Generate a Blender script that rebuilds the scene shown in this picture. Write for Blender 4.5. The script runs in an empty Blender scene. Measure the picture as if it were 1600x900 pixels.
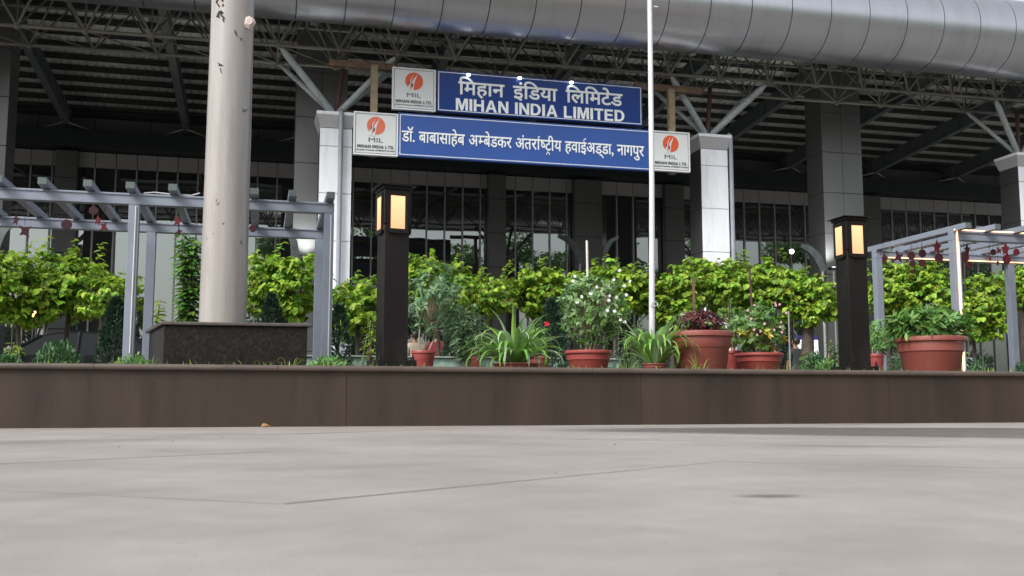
import bpy, bmesh, math, random
import numpy as np
from mathutils import Vector, Matrix, Euler
R = math.radians
rnd = random.Random(7)
SC = bpy.context.scene
COL = SC.collection

# ------------------------------------------------------------------ camera
H = 0.16
PITCH, YAW, FPX = math.atan(179 / 1570.0), R(14.1), 1570.0
cd = bpy.data.cameras.new('camera')
cam = bpy.data.objects.new('camera', cd)
COL.objects.link(cam)
cam.location = (0, 0, H)
cam.rotation_euler = (math.pi / 2 + PITCH, 0, -YAW)
cd.sensor_width = 36
cd.lens = 36 * FPX / 1600
cd.clip_start, cd.clip_end = 0.02, 2000
cd.dof.use_dof = True
cd.dof.focus_distance = 10.5
cd.dof.aperture_fstop = 8.5
SC.camera = cam

# ------------------------------------------------------------------ light
SUN_EL, SUN_AZ = 42, 232          # azimuth measured clockwise from +Y: light from the left and a little behind
wd = bpy.data.worlds.new('World')
SC.world = wd
wd.use_nodes = True
nt = wd.node_tree
nt.nodes.clear()
sky = nt.nodes.new('ShaderNodeTexSky')
sky.sky_type = 'NISHITA'
sky.sun_disc = False
sky.sun_elevation = R(SUN_EL)
sky.sun_rotation = R(SUN_AZ)
sky.air_density = 1.0
sky.dust_density = 3.0
sky.ozone_density = 1.0
hs = nt.nodes.new('ShaderNodeHueSaturation')
hs.inputs['Saturation'].default_value = 0.28
bg = nt.nodes.new('ShaderNodeBackground')
bg.inputs['Strength'].default_value = 0.15
out = nt.nodes.new('ShaderNodeOutputWorld')
nt.links.new(sky.outputs[0], hs.inputs['Color'])
nt.links.new(hs.outputs[0], bg.inputs['Color'])
nt.links.new(bg.outputs[0], out.inputs['Surface'])
sl = bpy.data.lights.new('sun', 'SUN')
sun = bpy.data.objects.new('sun', sl)
COL.objects.link(sun)
sl.energy = 1.5
sl.angle = R(25)
sl.color = (1.0, 0.96, 0.9)
a, e = R(SUN_AZ), R(SUN_EL)
d = Vector((math.sin(a) * math.cos(e), math.cos(a) * math.cos(e), math.sin(e)))
sun.rotation_euler = d.to_track_quat('Z', 'Y').to_euler()
SC.view_settings.view_transform = 'Standard'
SC.view_settings.look = 'None'
SC.view_settings.exposure = 0.75
SC.view_settings.gamma = 1
SC.view_settings.use_curve_mapping = False
SC.cycles.max_bounces = 8
SC.cycles.diffuse_bounces = 4
SC.cycles.sample_clamp_indirect = 4

# ------------------------------------------------------------------ pixel helpers (1600 x 900 photo)
_f = np.array([math.sin(YAW) * math.cos(PITCH), math.cos(YAW) * math.cos(PITCH), math.sin(PITCH)])
_r = np.array([math.cos(YAW), -math.sin(YAW), 0.0])
_u = np.cross(_r, _f)
def at(px, py, Y):
    r = _f * FPX + _r * (px - 800) - _u * (py - 450)
    return Vector((r * (Y / r[1]) + np.array([0, 0, H])).tolist())
def atz(px, py, Z):
    r = _f * FPX + _r * (px - 800) - _u * (py - 450)
    return Vector((r * ((Z - H) / r[2]) + np.array([0, 0, H])).tolist())

# ------------------------------------------------------------------ materials
MATS = {}
def mat(name, col, rough=0.6, metal=0.0, var=0.0, vscale=6.0, bump=0.0, bscale=60.0, emit=None, estr=0.0,
        spec=0.5, coords='Object', stretch=None, dirt=None, dirt_amt=0.0, dscale=2.0, island=0.0, trans=0.0, rvar=0.0):
    if name in MATS: return MATS[name]
    m = bpy.data.materials.new(name)
    m.use_nodes = True
    t = m.node_tree
    b = t.nodes['Principled BSDF']
    b.inputs['Base Color'].default_value = (*col, 1)
    b.inputs['Roughness'].default_value = rough
    b.inputs['Metallic'].default_value = metal
    b.inputs['Specular IOR Level'].default_value = spec
    tc = t.nodes.new('ShaderNodeTexCoord')
    mp = t.nodes.new('ShaderNodeMapping')
    t.links.new(tc.outputs[coords], mp.inputs[0])
    if stretch: mp.inputs['Scale'].default_value = stretch
    cur = None
    if var > 0:
        n = t.nodes.new('ShaderNodeTexNoise'); n.inputs['Scale'].default_value = vscale; n.inputs['Detail'].default_value = 6
        t.links.new(mp.outputs[0], n.inputs['Vector'])
        r = t.nodes.new('ShaderNodeMapRange')
        r.inputs['From Min'].default_value = 0.3; r.inputs['From Max'].default_value = 0.7
        r.inputs['To Min'].default_value = 1 - var; r.inputs['To Max'].default_value = 1 + var
        t.links.new(n.outputs['Fac'], r.inputs['Value'])
        h = t.nodes.new('ShaderNodeHueSaturation'); h.inputs['Color'].default_value = (*col, 1)
        t.links.new(r.outputs[0], h.inputs['Value'])
        cur = h.outputs[0]
        if rvar > 0:
            q = t.nodes.new('ShaderNodeMapRange')
            q.inputs['From Min'].default_value = 0.3; q.inputs['From Max'].default_value = 0.7
            q.inputs['To Min'].default_value = max(0.02, rough - rvar); q.inputs['To Max'].default_value = rough + rvar
            t.links.new(n.outputs['Fac'], q.inputs['Value'])
            t.links.new(q.outputs[0], b.inputs['Roughness'])
    if island > 0:
        g = t.nodes.new('ShaderNodeNewGeometry')
        r = t.nodes.new('ShaderNodeMapRange'); r.inputs['To Min'].default_value = 1 - island; r.inputs['To Max'].default_value = 1 + island
        t.links.new(g.outputs['Random Per Island'], r.inputs['Value'])
        r2 = t.nodes.new('ShaderNodeMapRange'); r2.inputs['To Min'].default_value = 0.5 + 0.03; r2.inputs['To Max'].default_value = 0.5 - 0.025
        ml = t.nodes.new('ShaderNodeMath'); ml.operation = 'MULTIPLY'; ml.inputs[1].default_value = 7.31
        fr = t.nodes.new('ShaderNodeMath'); fr.operation = 'FRACT'
        t.links.new(g.outputs['Random Per Island'], ml.inputs[0]); t.links.new(ml.outputs[0], fr.inputs[0]); t.links.new(fr.outputs[0], r2.inputs['Value'])
        h = t.nodes.new('ShaderNodeHueSaturation'); h.inputs['Color'].default_value = (*col, 1)
        if cur is not None: t.links.new(cur, h.inputs['Color'])
        t.links.new(r.outputs[0], h.inputs['Value']); t.links.new(r2.outputs[0], h.inputs['Hue'])
        cur = h.outputs[0]
    if dirt:
        n = t.nodes.new('ShaderNodeTexNoise'); n.inputs['Scale'].default_value = dscale; n.inputs['Detail'].default_value = 8; n.inputs['Roughness'].default_value = 0.7
        t.links.new(mp.outputs[0], n.inputs['Vector'])
        r = t.nodes.new('ShaderNodeMapRange'); r.inputs['From Min'].default_value = 0.5; r.inputs['From Max'].default_value = 0.72
        r.inputs['To Max'].default_value = dirt_amt
        t.links.new(n.outputs['Fac'], r.inputs['Value'])
        x = t.nodes.new('ShaderNodeMix'); x.data_type = 'RGBA'
        x.inputs[6].default_value = (*col, 1); x.inputs[7].default_value = (*dirt, 1)
        if cur is not None: t.links.new(cur, x.inputs[6])
        t.links.new(r.outputs[0], x.inputs[0])
        cur = x.outputs[2]
    if cur is not None: t.links.new(cur, b.inputs['Base Color'])
    if bump > 0:
        n = t.nodes.new('ShaderNodeTexNoise'); n.inputs['Scale'].default_value = bscale; n.inputs['Detail'].default_value = 5
        t.links.new(mp.outputs[0], n.inputs['Vector'])
        bp = t.nodes.new('ShaderNodeBump'); bp.inputs['Strength'].default_value = bump; bp.inputs['Distance'].default_value = 0.01
        t.links.new(n.outputs['Fac'], bp.inputs['Height']); t.links.new(bp.outputs[0], b.inputs['Normal'])
    if emit:
        b.inputs['Emission Color'].default_value = (*emit, 1); b.inputs['Emission Strength'].default_value = estr
    if trans > 0:
        tr = t.nodes.new('ShaderNodeBsdfTranslucent')
        if cur is not None: t.links.new(cur, tr.inputs['Color'])
        else: tr.inputs['Color'].default_value = (*col, 1)
        mx = t.nodes.new('ShaderNodeMixShader'); mx.inputs[0].default_value = trans
        t.links.new(b.outputs[0], mx.inputs[1]); t.links.new(tr.outputs[0], mx.inputs[2])
        t.links.new(mx.outputs[0], t.nodes['Material Output'].inputs['Surface'])
    MATS[name] = m
    return m

# ------------------------------------------------------------------ mesh builder
def origin(o):
    v = Vector((0, 0, 0))
    while o is not None:
        v = v + o.location; o = o.parent
    return v
class MB:
    def __init__(s): s.v = []; s.f = []; s.mi = []
    def add(s, vs, fs, mi=0):
        b = len(s.v); s.v += [tuple(p) for p in vs]; s.f += [tuple(i + b for i in f) for f in fs]; s.mi += [mi] * len(fs)
    def box(s, x0, x1, y0, y1, z0, z1, mi=0, bev=0.0):
        if bev > 0:
            bm = bmesh.new(); bmesh.ops.create_cube(bm, size=1)
            for v in bm.verts:
                v.co = Vector(((x0 + x1) / 2 + v.co.x * (x1 - x0), (y0 + y1) / 2 + v.co.y * (y1 - y0), (z0 + z1) / 2 + v.co.z * (z1 - z0)))
            bmesh.ops.bevel(bm, geom=list(bm.edges), offset=bev, segments=2, affect='EDGES', profile=0.5)
            bm.verts.ensure_lookup_table(); bm.verts.index_update()
            s.add([v.co for v in bm.verts], [[v.index for v in f.verts] for f in bm.faces], mi); bm.free(); return s
        s.add([(x0, y0, z0), (x1, y0, z0), (x1, y1, z0), (x0, y1, z0), (x0, y0, z1), (x1, y0, z1), (x1, y1, z1), (x0, y1, z1)],
              [(0, 3, 2, 1), (4, 5, 6, 7), (0, 1, 5, 4), (1, 2, 6, 5), (2, 3, 7, 6), (3, 0, 4, 7)], mi)
        return s
    def tube(s, p0, p1, r0, r1=None, n=8, mi=0, cap=True):
        return s.path([p0, p1], [r0, r0 if r1 is None else r1], n, mi, cap)
    def path(s, ps, rs, n=8, mi=0, cap=True):
        ps = [Vector(p) for p in ps]; b = len(s.v); k = len(ps)
        if not hasattr(rs, '__len__'): rs = [rs] * k
        ref = None
        for i, p in enumerate(ps):
            t = (ps[min(i + 1, k - 1)] - ps[max(i - 1, 0)]).normalized()
            if ref is None: ref = Vector((0, 0, 1)) if abs(t.z) < 0.9 else Vector((1, 0, 0))
            x = ref.cross(t).normalized(); y = t.cross(x).normalized(); ref = y
            for j in range(n):
                q = 2 * math.pi * j / n
                s.v.append(tuple(p + (x * math.cos(q) + y * math.sin(q)) * rs[i]))
        for i in range(k - 1):
            for j in range(n):
                s.f.append((b + i * n + j, b + i * n + (j + 1) % n, b + (i + 1) * n + (j + 1) % n, b + (i + 1) * n + j)); s.mi.append(mi)
        if cap:
            s.f.append(tuple(b + j for j in reversed(range(n)))); s.f.append(tuple(b + (k - 1) * n + j for j in range(n))); s.mi += [mi, mi]
        return s
    def bar(s, p0, p1, w, h, mi=0):       # rectangular bar, h vertical-ish
        p0, p1 = Vector(p0), Vector(p1); t = (p1 - p0).normalized()
        up = Vector((0, 0, 1)) if abs(t.z) < 0.95 else Vector((0, 1, 0))
        x = t.cross(up).normalized() * w / 2; y = x.cross(t).normalized() * h / 2
        s.add([p0 - x - y, p0 + x - y, p0 + x + y, p0 - x + y, p1 - x - y, p1 + x - y, p1 + x + y, p1 - x + y],
              [(0, 1, 2, 3), (7, 6, 5, 4), (0, 4, 5, 1), (1, 5, 6, 2), (2, 6, 7, 3), (3, 7, 4, 0)], mi)
        return s
    def lathe(s, c, prof, n=32, mi=0):
        b = len(s.v); c = Vector(c)
        for (r, z) in prof:
            for j in range(n):
                q = 2 * math.pi * j / n; s.v.append((c.x + r * math.cos(q), c.y + r * math.sin(q), c.z + z))
        for i in range(len(prof) - 1):
            for j in range(n):
                s.f.append((b + i * n + j, b + i * n + (j + 1) % n, b + (i + 1) * n + (j + 1) % n, b + (i + 1) * n + j)); s.mi.append(mi)
        return s
    def prism(s, pts, y0, y1, mi=0):       # polygon in XZ extruded along Y
        n = len(pts)
        s.add([(x, y0, z) for x, z in pts] + [(x, y1, z) for x, z in pts],
              [tuple(range(n)), tuple(reversed(range(n, 2 * n)))] + [(i + n, (i + 1) % n + n, (i + 1) % n, i) for i in range(n)], mi)
        return s
    def build(s, name, mats, parent=None, smooth=False, loc=None, fix=True):
        me = bpy.data.meshes.new(name)
        o = bpy.data.objects.new(name, me); COL.objects.link(o)
        if parent is not None: o.parent = parent
        if loc is not None: o.location = loc
        og = origin(o)
        me.from_pydata([(x - og.x, y - og.y, z - og.z) for x, y, z in s.v], [], s.f)
        ms = mats if isinstance(mats, (list, tuple)) else [mats]
        for m in ms: me.materials.append(m)
        if len(ms) > 1: me.polygons.foreach_set('material_index', s.mi)
        if fix:
            bm = bmesh.new(); bm.from_mesh(me); bmesh.ops.recalc_face_normals(bm, faces=bm.faces); bm.to_mesh(me); bm.free()
        if smooth:
            me.shade_smooth(); me.set_sharp_from_angle(angle=R(38))
        me.update()
        return o
def tag(o, label=None, cat=None, group=None, kind=None):
    if label: o['label'] = label
    if cat: o['category'] = cat
    if group: o['group'] = group
    if kind: o['kind'] = kind
    return o
def thing(name, loc, label, cat, group=None):
    o = bpy.data.objects.new(name, None); COL.objects.link(o); o.location = loc
    o.empty_display_size = 0.1
    return tag(o, label, cat, group)

# ------------------------------------------------------------------ leaves
LEAF = {
 'heart': [(0, 0), (0.30, 0.12), (0.46, 0.40), (0.30, 0.72), (0, 1.0)],
 'lance': [(0, 0), (0.28, 0.25), (0.40, 0.50), (0.24, 0.80), (0, 1.0)],
 'round': [(0, 0), (0.42, 0.25), (0.48, 0.60), (0.25, 0.90), (0, 1.0)],
 'needle': [(0, 0), (0.5, 0.5), (0, 1.0)],
}
def leaf_mb(P, D, N, L, W, shape='heart', fold=0.25, droop=0.25, mb=None, seed=1):
    """P base points, D directions, N approximate upper normals, L lengths, W width ratio."""
    mb = mb or MB()
    P, D, N = np.asarray(P, float), np.asarray(D, float), np.asarray(N, float)
    L = np.broadcast_to(np.asarray(L, float), (len(P),))
    D /= np.linalg.norm(D, axis=1)[:, None] + 1e-9
    S = np.cross(D, N); S /= np.linalg.norm(S, axis=1)[:, None] + 1e-9
    N = np.cross(S, D)
    pr = LEAF[shape]; k = len(pr)
    idx = []; vs = []
    for (w, t) in pr:
        mid = P + D * (L * t)[:, None] - N * (L * droop * t * t)[:, None]
        vs.append(mid); 
    mids = np.stack(vs, 1)                        # n,k,3
    inner = list(range(1, k - 1))
    le = np.stack([mids[:, i] + S * (L * pr[i][0] * W)[:, None] + N * (L * pr[i][0] * W * fold)[:, None] for i in inner], 1)
    ri = np.stack([mids[:, i] - S * (L * pr[i][0] * W)[:, None] + N * (L * pr[i][0] * W * fold)[:, None] for i in inner], 1)
    allv = np.concatenate([mids, le, ri], 1); m = allv.shape[1]
    q = k - 2
    fs = []
    # left strip
    for side, off in ((0, k), (1, k + q)):
        f = [(0, off, 1)]
        for i in range(q - 1): f.append((1 + i, off + i, off + i + 1, 2 + i))
        f.append((k - 2, off + q - 1, k - 1))
        fs += [t if side == 0 else tuple(reversed(t)) for t in f]
    b = len(mb.v)
    mb.v += [tuple(p) for p in allv.reshape(-1, 3).tolist()]
    for i in range(len(P)):
        o = b + i * m
        for f in fs: mb.f.append(tuple(x + o for x in f))
    mb.mi += [0] * (len(P) * len(fs))
    return mb
def rng(seed): return np.random.default_rng(seed)
def unit(g, n):
    v = g.normal(size=(n, 3)); return v / np.linalg.norm(v, axis=1)[:, None]

# ================================================================== GROUND
M_stone = mat('floor_stone', (0.355, 0.325, 0.302), 0.42, var=0.07, vscale=1.6, bump=0.06, bscale=9, dirt=(0.20, 0.17, 0.155), dirt_amt=0.3, dscale=1.3, spec=0.5, rvar=0.07, stretch=(1, 1, 1))
M_joint = mat('floor_joint', (0.15, 0.125, 0.11), 0.9, var=0.2)
M_soil = mat('soil', (0.07, 0.05, 0.035), 0.95, var=0.4, vscale=8, bump=0.6, bscale=30)
M_pave = mat('paving', (0.16, 0.155, 0.15), 0.8, var=0.2, vscale=2, bump=0.1, bscale=20)
gb = MB(); gb.box(-300, 300, -300, 300, -0.4, -0.012)
tag(gb.build('ground', M_pave), kind='structure')
U, V = np.array([0.43, 0.324]), np.array([-0.41, 0.314]); U = U / np.linalg.norm(U); V = V / np.linalg.norm(V)
P0, CELL = np.array([0.041, 1.659]), 1.48
fl = MB(); g = rng(3)
for i in range(-9, 12):
    for j in range(-9, 12):
        c = [P0 + U * CELL * (i + a) + V * CELL * (j + b) for a, b in ((0.5, 0.5),)][0]
        if c[1] > 9.3 or c[1] < -8 or abs(c[0]) > 11: continue
        gap = 0.0017; tz = g.normal(0, 0.0003, 3)
        top, ins = [], []
        for a_, b_ in ((0, 0), (1, 0), (1, 1), (0, 1)):
            sa, sb = (1 if a_ == 0 else -1), (1 if b_ == 0 else -1)
            p = P0 + U * (CELL * (i + a_) + sa * gap) + V * (CELL * (j + b_) + sb * gap)
            q = p + U * sa * 0.0008 + V * sb * 0.0008
            z = tz[0] + tz[1] * (a_ - .5) * 2 + tz[2] * (b_ - .5) * 2
            top.append((q[0], q[1], z)); ins.append((p[0], p[1], z - 0.0012))
        low = [(p[0], p[1], -0.011) for p in ins]
        fl.add(top + ins + low, [(0, 1, 2, 3)] + [(k, (k + 1) % 4, 4 + (k + 1) % 4, 4 + k)[::-1] for k in range(4)] + [(4 + k, 4 + (k + 1) % 4, 8 + (k + 1) % 4, 8 + k)[::-1] for k in range(4)])
# clip slabs behind the wall face
bm = bmesh.new(); me = bpy.data.meshes.new('t'); me.from_pydata(fl.v, [], fl.f); bm.from_mesh(me)
bm.normal_update(); bmesh.ops.recalc_face_normals(bm, faces=bm.faces)
for f in bm.faces:
    if abs(f.normal.z) > 0.5 and f.normal.z < 0: f.normal_flip()
bmesh.ops.bisect_plane(bm, geom=bm.verts[:] + bm.edges[:] + bm.faces[:], plane_co=(0, 6.95, 0), plane_no=(0, 1, 0), clear_outer=True)
bm.verts.index_update()
fl = MB(); fl.add([v.co[:] for v in bm.verts], [[v.index for v in f.verts] for f in bm.faces]); fl.mi = [0 if f.normal.z > 0.9 else 1 for f in bm.faces]; bm.free()
# darker stone: long band near the wall on the right, stains and scuff marks
t = M_stone.node_tree; pb = t.nodes['Principled BSDF']
base = pb.inputs['Base Color'].links[0].from_socket
def grain(base, scale, lo, hi, det=3, a0=0.3, a1=0.7):
    tc = t.nodes.new('ShaderNodeTexCoord'); n = t.nodes.new('ShaderNodeTexNoise'); n.inputs['Scale'].default_value = scale; n.inputs['Detail'].default_value = det
    t.links.new(tc.outputs['Object'], n.inputs['Vector'])
    r = t.nodes.new('ShaderNodeMapRange'); r.inputs['From Min'].default_value = a0; r.inputs['From Max'].default_value = a1; r.inputs['To Min'].default_value = lo; r.inputs['To Max'].default_value = hi
    t.links.new(n.outputs['Fac'], r.inputs['Value'])
    h = t.nodes.new('ShaderNodeHueSaturation'); t.links.new(r.outputs[0], h.inputs['Value']); t.links.new(base, h.inputs['Color']); return h.outputs[0]
base = grain(base, 260, 0.88, 1.10)
base = grain(base, 11, 0.93, 1.06, 8)
base = grain(base, 45, 0.72, 1.0, 6, 0.26, 0.36)      # scattered small dark grit marks
mark_fac = []
def dark_mark(base, cx, cy, sx, sy, rot, amt, col, edge=0.25, nz=0.35, ns=3.0):
    tc = t.nodes.new('ShaderNodeTexCoord'); mp = t.nodes.new('ShaderNodeMapping'); mp.vector_type = 'TEXTURE'
    mp.inputs['Location'].default_value = (cx, cy, 0); mp.inputs['Rotation'].default_value = (0, 0, rot); mp.inputs['Scale'].default_value = (sx, sy, 1)
    t.links.new(tc.outputs['Object'], mp.inputs[0])
    ln = t.nodes.new('ShaderNodeVectorMath'); ln.operation = 'LENGTH'; t.links.new(mp.outputs[0], ln.inputs[0])
    n = t.nodes.new('ShaderNodeTexNoise'); n.inputs['Scale'].default_value = ns; n.inputs['Detail'].default_value = 6
    t.links.new(mp.outputs[0], n.inputs['Vector'])
    ad = t.nodes.new('ShaderNodeMath'); ad.operation = 'MULTIPLY_ADD'; ad.inputs[1].default_value = nz * 2
    t.links.new(n.outputs['Fac'], ad.inputs[0]); t.links.new(ln.outputs['Value'], ad.inputs[2])
    r = t.nodes.new('ShaderNodeMapRange'); r.inputs['From Min'].default_value = 1 + nz; r.inputs['From Max'].default_value = 1 + nz - edge * 2
    r.inputs['To Max'].default_value = amt; r.interpolation_type = 'SMOOTHSTEP'
    t.links.new(ad.outputs[0], r.inputs['Value'])
    mark_fac.append(r.outputs[0])
    x = t.nodes.new('ShaderNodeMix'); x.data_type = 'RGBA'; x.inputs[7].default_value = (*col, 1)
    t.links.new(r.outputs[0], x.inputs[0]); t.links.new(base, x.inputs[6])
    return x.outputs[2]
base = dark_mark(base, 4.5, 4.35, 3.4, 1.15, R(-30), 0.68, (0.13, 0.12, 0.12), 0.12, 0.15, 1.5)
base = dark_mark(base, -0.9, 4.5, 1.6, 0.35, R(15), 0.35, (0.22, 0.20, 0.19), 0.3, 0.3, 1.5)
base = dark_mark(base, 0.86, 1.60, 0.085, 0.045, R(-10), 0.8, (0.12, 0.085, 0.07), 0.35, 0.5, 2.2)
base = dark_mark(base, 0.30, 2.6, 0.5, 0.12, R(20), 0.3, (0.22, 0.17, 0.15), 0.3, 0.4, 2.2)
base = dark_mark(base, 2.2, 3.3, 0.5, 0.10, R(-25), 0.5, (0.18, 0.14, 0.13), 0.3, 0.5, 2.2)
base = dark_mark(base, -0.3, 1.9, 0.3, 0.06, R(30), 0.3, (0.22, 0.18, 0.16), 0.3, 0.5, 2.2)
base = dark_mark(base, 1.75, 2.75, 0.20, 0.03, R(-15), 0.45, (0.2, 0.16, 0.14), 0.3, 0.4, 2.0)
t.links.new(base, pb.inputs['Base Color'])
# the long band by the wall is smoother as well as darker
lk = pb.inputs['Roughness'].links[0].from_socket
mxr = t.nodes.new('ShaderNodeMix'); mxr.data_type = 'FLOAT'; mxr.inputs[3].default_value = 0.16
stf = mark_fac[0]; t.links.new(stf, mxr.inputs[0]); t.links.new(lk, mxr.inputs[2]); t.links.new(mxr.outputs[0], pb.inputs['Roughness'])
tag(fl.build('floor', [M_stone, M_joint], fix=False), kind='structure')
jb = MB(); jb.add([(-60, -60, -0.006), (60, -60, -0.006), (60, 6.95, -0.006), (-60, 6.95, -0.006)], [(0, 1, 2, 3)])
tag(jb.build('floor_bedding', M_joint, fix=False), kind='structure')
bed = MB(); bed.box(-14, 22, 7.13, 13.2, -0.2, 0.385)
tag(bed.build('planting_bed_ground', M_soil), kind='structure')

# ------------------------------------------------------------------ low wall
M_wall = mat('wall_stone', (0.042, 0.030, 0.0225), 0.6, spec=0.3, var=0.25, vscale=1.4, bump=0.08, bscale=25, dirt=(0.021, 0.015, 0.012), dirt_amt=0.8, dscale=1.6, stretch=(2.2, 1, 0.35), rvar=0.08)
M_cope = mat('coping_stone', (0.095, 0.073, 0.060), 0.42, var=0.2, vscale=3, bump=0.15, bscale=30, dirt=(0.05, 0.035, 0.03), dirt_amt=0.6, dscale=4)
lw = thing('low_wall', (0, 6.9, 0), 'long low brown stone wall with a rounded coping across the plaza', 'wall')
joints = [-9.0, -6.9, -4.8, -2.72, -1.62, 0.58, 2.70, 4.75, 6.9, 9.0, 11.2, 13.4]
for x0, x1 in zip(joints[:-1], joints[1:]):
    b = MB(); dy = rnd.uniform(-0.0015, 0.0015)
    b.box(x0 + 0.0012, x1 - 0.0012, 6.9 + dy, 6.94, -0.01, 0.368, bev=0.0012)
    b.build('facing_slab', M_wall, lw)
cj = [-9.5, -7.2, -5.0, -3.1, -1.02, 0.12, 2.32, 4.55, 6.8, 9.1, 11.3, 13.4]
for x0, x1 in zip(cj[:-1], cj[1:]):
    b = MB(); prof = []
    for k in range(9):
        q = math.pi * (0.5 + k / 8); prof.append((6.885 + 0.0195 * math.cos(q) , 0.3885 + 0.0195 * math.sin(q)))
    pts = [(7.14, 0.408)] + [(y, z) for y, z in prof] + [(7.14, 0.369)]
    n = len(pts); xa, xb = x0 + 0.0015, x1 - 0.0015
    b.add([(xa, y, z) for y, z in pts] + [(xb, y, z) for y, z in pts],
          [tuple(range(n)), tuple(reversed(range(n, 2 * n)))] + [(i + n, (i + 1) % n + n, (i + 1) % n, i) for i in range(n)])
    b.build('coping_stone', M_cope, lw, smooth=True)
b = MB(); b.box(-9.5, 13.4, 6.942, 7.12, -0.2, 0.366); b.build('core', M_joint, lw)

# ================================================================== TERMINAL
M_clad = mat('grey_cladding', (0.15, 0.15, 0.152), 0.38, metal=0.3, var=0.10, vscale=0.8, bump=0.02, bscale=3, stretch=(1, 1, 0.3))
M_clad2 = mat('pale_grey_cladding', (0.38, 0.378, 0.37), 0.45, metal=0.1, var=0.08, vscale=0.6)
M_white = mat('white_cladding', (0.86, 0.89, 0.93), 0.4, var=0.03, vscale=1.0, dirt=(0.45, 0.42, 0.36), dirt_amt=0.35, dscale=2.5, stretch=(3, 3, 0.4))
M_seam = mat('seam_black', (0.02, 0.02, 0.02), 0.8)
M_dark = mat('dark_fascia', (0.018, 0.026, 0.028), 0.5, var=0.1, vscale=1)
M_beam = mat('teal_grey_steel', (0.16, 0.19, 0.19), 0.5, var=0.15, vscale=2, dirt=(0.08, 0.07, 0.06), dirt_amt=0.5)
M_truss = mat('truss_paint', (0.19, 0.19, 0.165), 0.5, var=0.25, vscale=1.5, dirt=(0.16, 0.10, 0.06), dirt_amt=0.6, dscale=3)
M_strut = mat('strut_paint', (0.40, 0.45, 0.46), 0.45, var=0.15, vscale=3, dirt=(0.12, 0.11, 0.1), dirt_amt=0.5, dscale=5)
M_rust = mat('rusty_steel', (0.15, 0.095, 0.06), 0.8, var=0.35, vscale=5, dirt=(0.10, 0.06, 0.04), dirt_amt=0.8, dscale=6)
M_tan = mat('faded_tan_paint', (0.25, 0.20, 0.13), 0.7, var=0.25, vscale=6, dirt=(0.2, 0.1, 0.05), dirt_amt=0.8, dscale=8)
M_maroon = mat('maroon_primer', (0.10, 0.055, 0.05), 0.7, var=0.2, vscale=3)
M_deck = mat('metal_decking', (0.80, 0.80, 0.74), 0.5, metal=0.1, var=0.15, vscale=0.6, dirt=(0.25, 0.22, 0.16), dirt_amt=0.5, dscale=1)
M_purlin = mat('purlin_steel', (0.05, 0.055, 0.055), 0.6, var=0.1)
M_alu = mat('mullion_aluminium', (0.42, 0.42, 0.42), 0.4, metal=0.5, var=0.08, vscale=3)

def glass_mat():
    m = bpy.data.materials.new('dark_glass'); m.use_nodes = True; t = m.node_tree; b = t.nodes['Principled BSDF']
    b.inputs['Base Color'].default_value = (0.012, 0.014, 0.013, 1); b.inputs['Roughness'].default_value = 0.5
    gl = t.nodes.new('ShaderNodeBsdfGlossy'); gl.inputs['Roughness'].default_value = 0.012; gl.inputs['Color'].default_value = (0.78, 0.84, 0.80, 1)
    n = t.nodes.new('ShaderNodeTexNoise'); n.inputs['Scale'].default_value = 0.35; n.inputs['Detail'].default_value = 2
    tc = t.nodes.new('ShaderNodeTexCoord'); t.links.new(tc.outputs['Object'], n.inputs['Vector'])
    bp = t.nodes.new('ShaderNodeBump'); bp.inputs['Strength'].default_value = 0.5; bp.inputs['Distance'].default_value = 0.012
    t.links.new(n.outputs['Fac'], bp.inputs['Height']); t.links.new(bp.outputs[0], gl.inputs['Normal'])
    mx = t.nodes.new('ShaderNodeMixShader'); mx.inputs[0].default_value = 0.30
    t.links.new(b.outputs[0], mx.inputs[1]); t.links.new(gl.outputs[0], mx.inputs[2]); t.links.new(mx.outputs[0], t.nodes['Material Output'].inputs['Surface'])
    return m
M_glass = glass_mat()

YF = 44.0
ter = thing('terminal_building', (12, YF, 0), 'dark glazed terminal facade with grey panel band under the great roof', 'building')
b = MB(); b.box(-18, 50, YF + 0.25, YF + 1, 0, 13.2); b.build('wall', M_dark, ter)
xs = [-17.5 + 0.82 * k for k in range(82)]
pil = [(-8.30, -7.45), (9.85, 10.65), (13.9, 15.25), (18.4, 19.35), (29.0, 29.95), (5.3, 5.5)]
for k, x in enumerate(xs[:-1]):
    x1 = xs[k + 1]
    tl = rnd.uniform(-0.004, 0.004); tz = rnd.uniform(-0.006, 0.006)
    b = MB(); b.add([(x, YF + 0.02 - tl, 0), (x1, YF + 0.02 + tl, 0), (x1, YF + 0.02 + tl + tz, 9.86), (x, YF + 0.02 - tl + tz, 9.86),
                     (x, YF + 0.04 - tl, 0), (x1, YF + 0.04 + tl, 0), (x1, YF + 0.04 + tl + tz, 9.86), (x, YF + 0.04 - tl + tz, 9.86)],
                    [(0, 1, 2, 3), (7, 6, 5, 4), (0, 4, 5, 1), (1, 5, 6, 2), (2, 6, 7, 3), (3, 7, 4, 0)])
    b.build('window_pane', M_glass, ter)
    b = MB(); b.box(x - 0.03, x + 0.03, YF - 0.07, YF + 0.0, 0, 9.84); b.build('mullion', M_alu, ter)
    b = MB(); b.box(x + 0.012, x1 - 0.012, YF - 0.06, YF + 0.1, 9.87, 10.50, bev=0.01); b.build('wall_panel', M_clad2, ter)
b = MB(); b.box(-18, 50, YF - 0.9, YF + 0.24, 10.54, 11.25); b.build('fascia_girder', M_dark, ter)
for k in range(30):
    b = MB(); b.box(-17.9 + 2.2 * k, -15.73 + 2.2 * k, YF - 0.1, YF + 0.24, 11.27, 11.95, bev=0.01); b.build('upper_panel', M_clad, ter)
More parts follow.
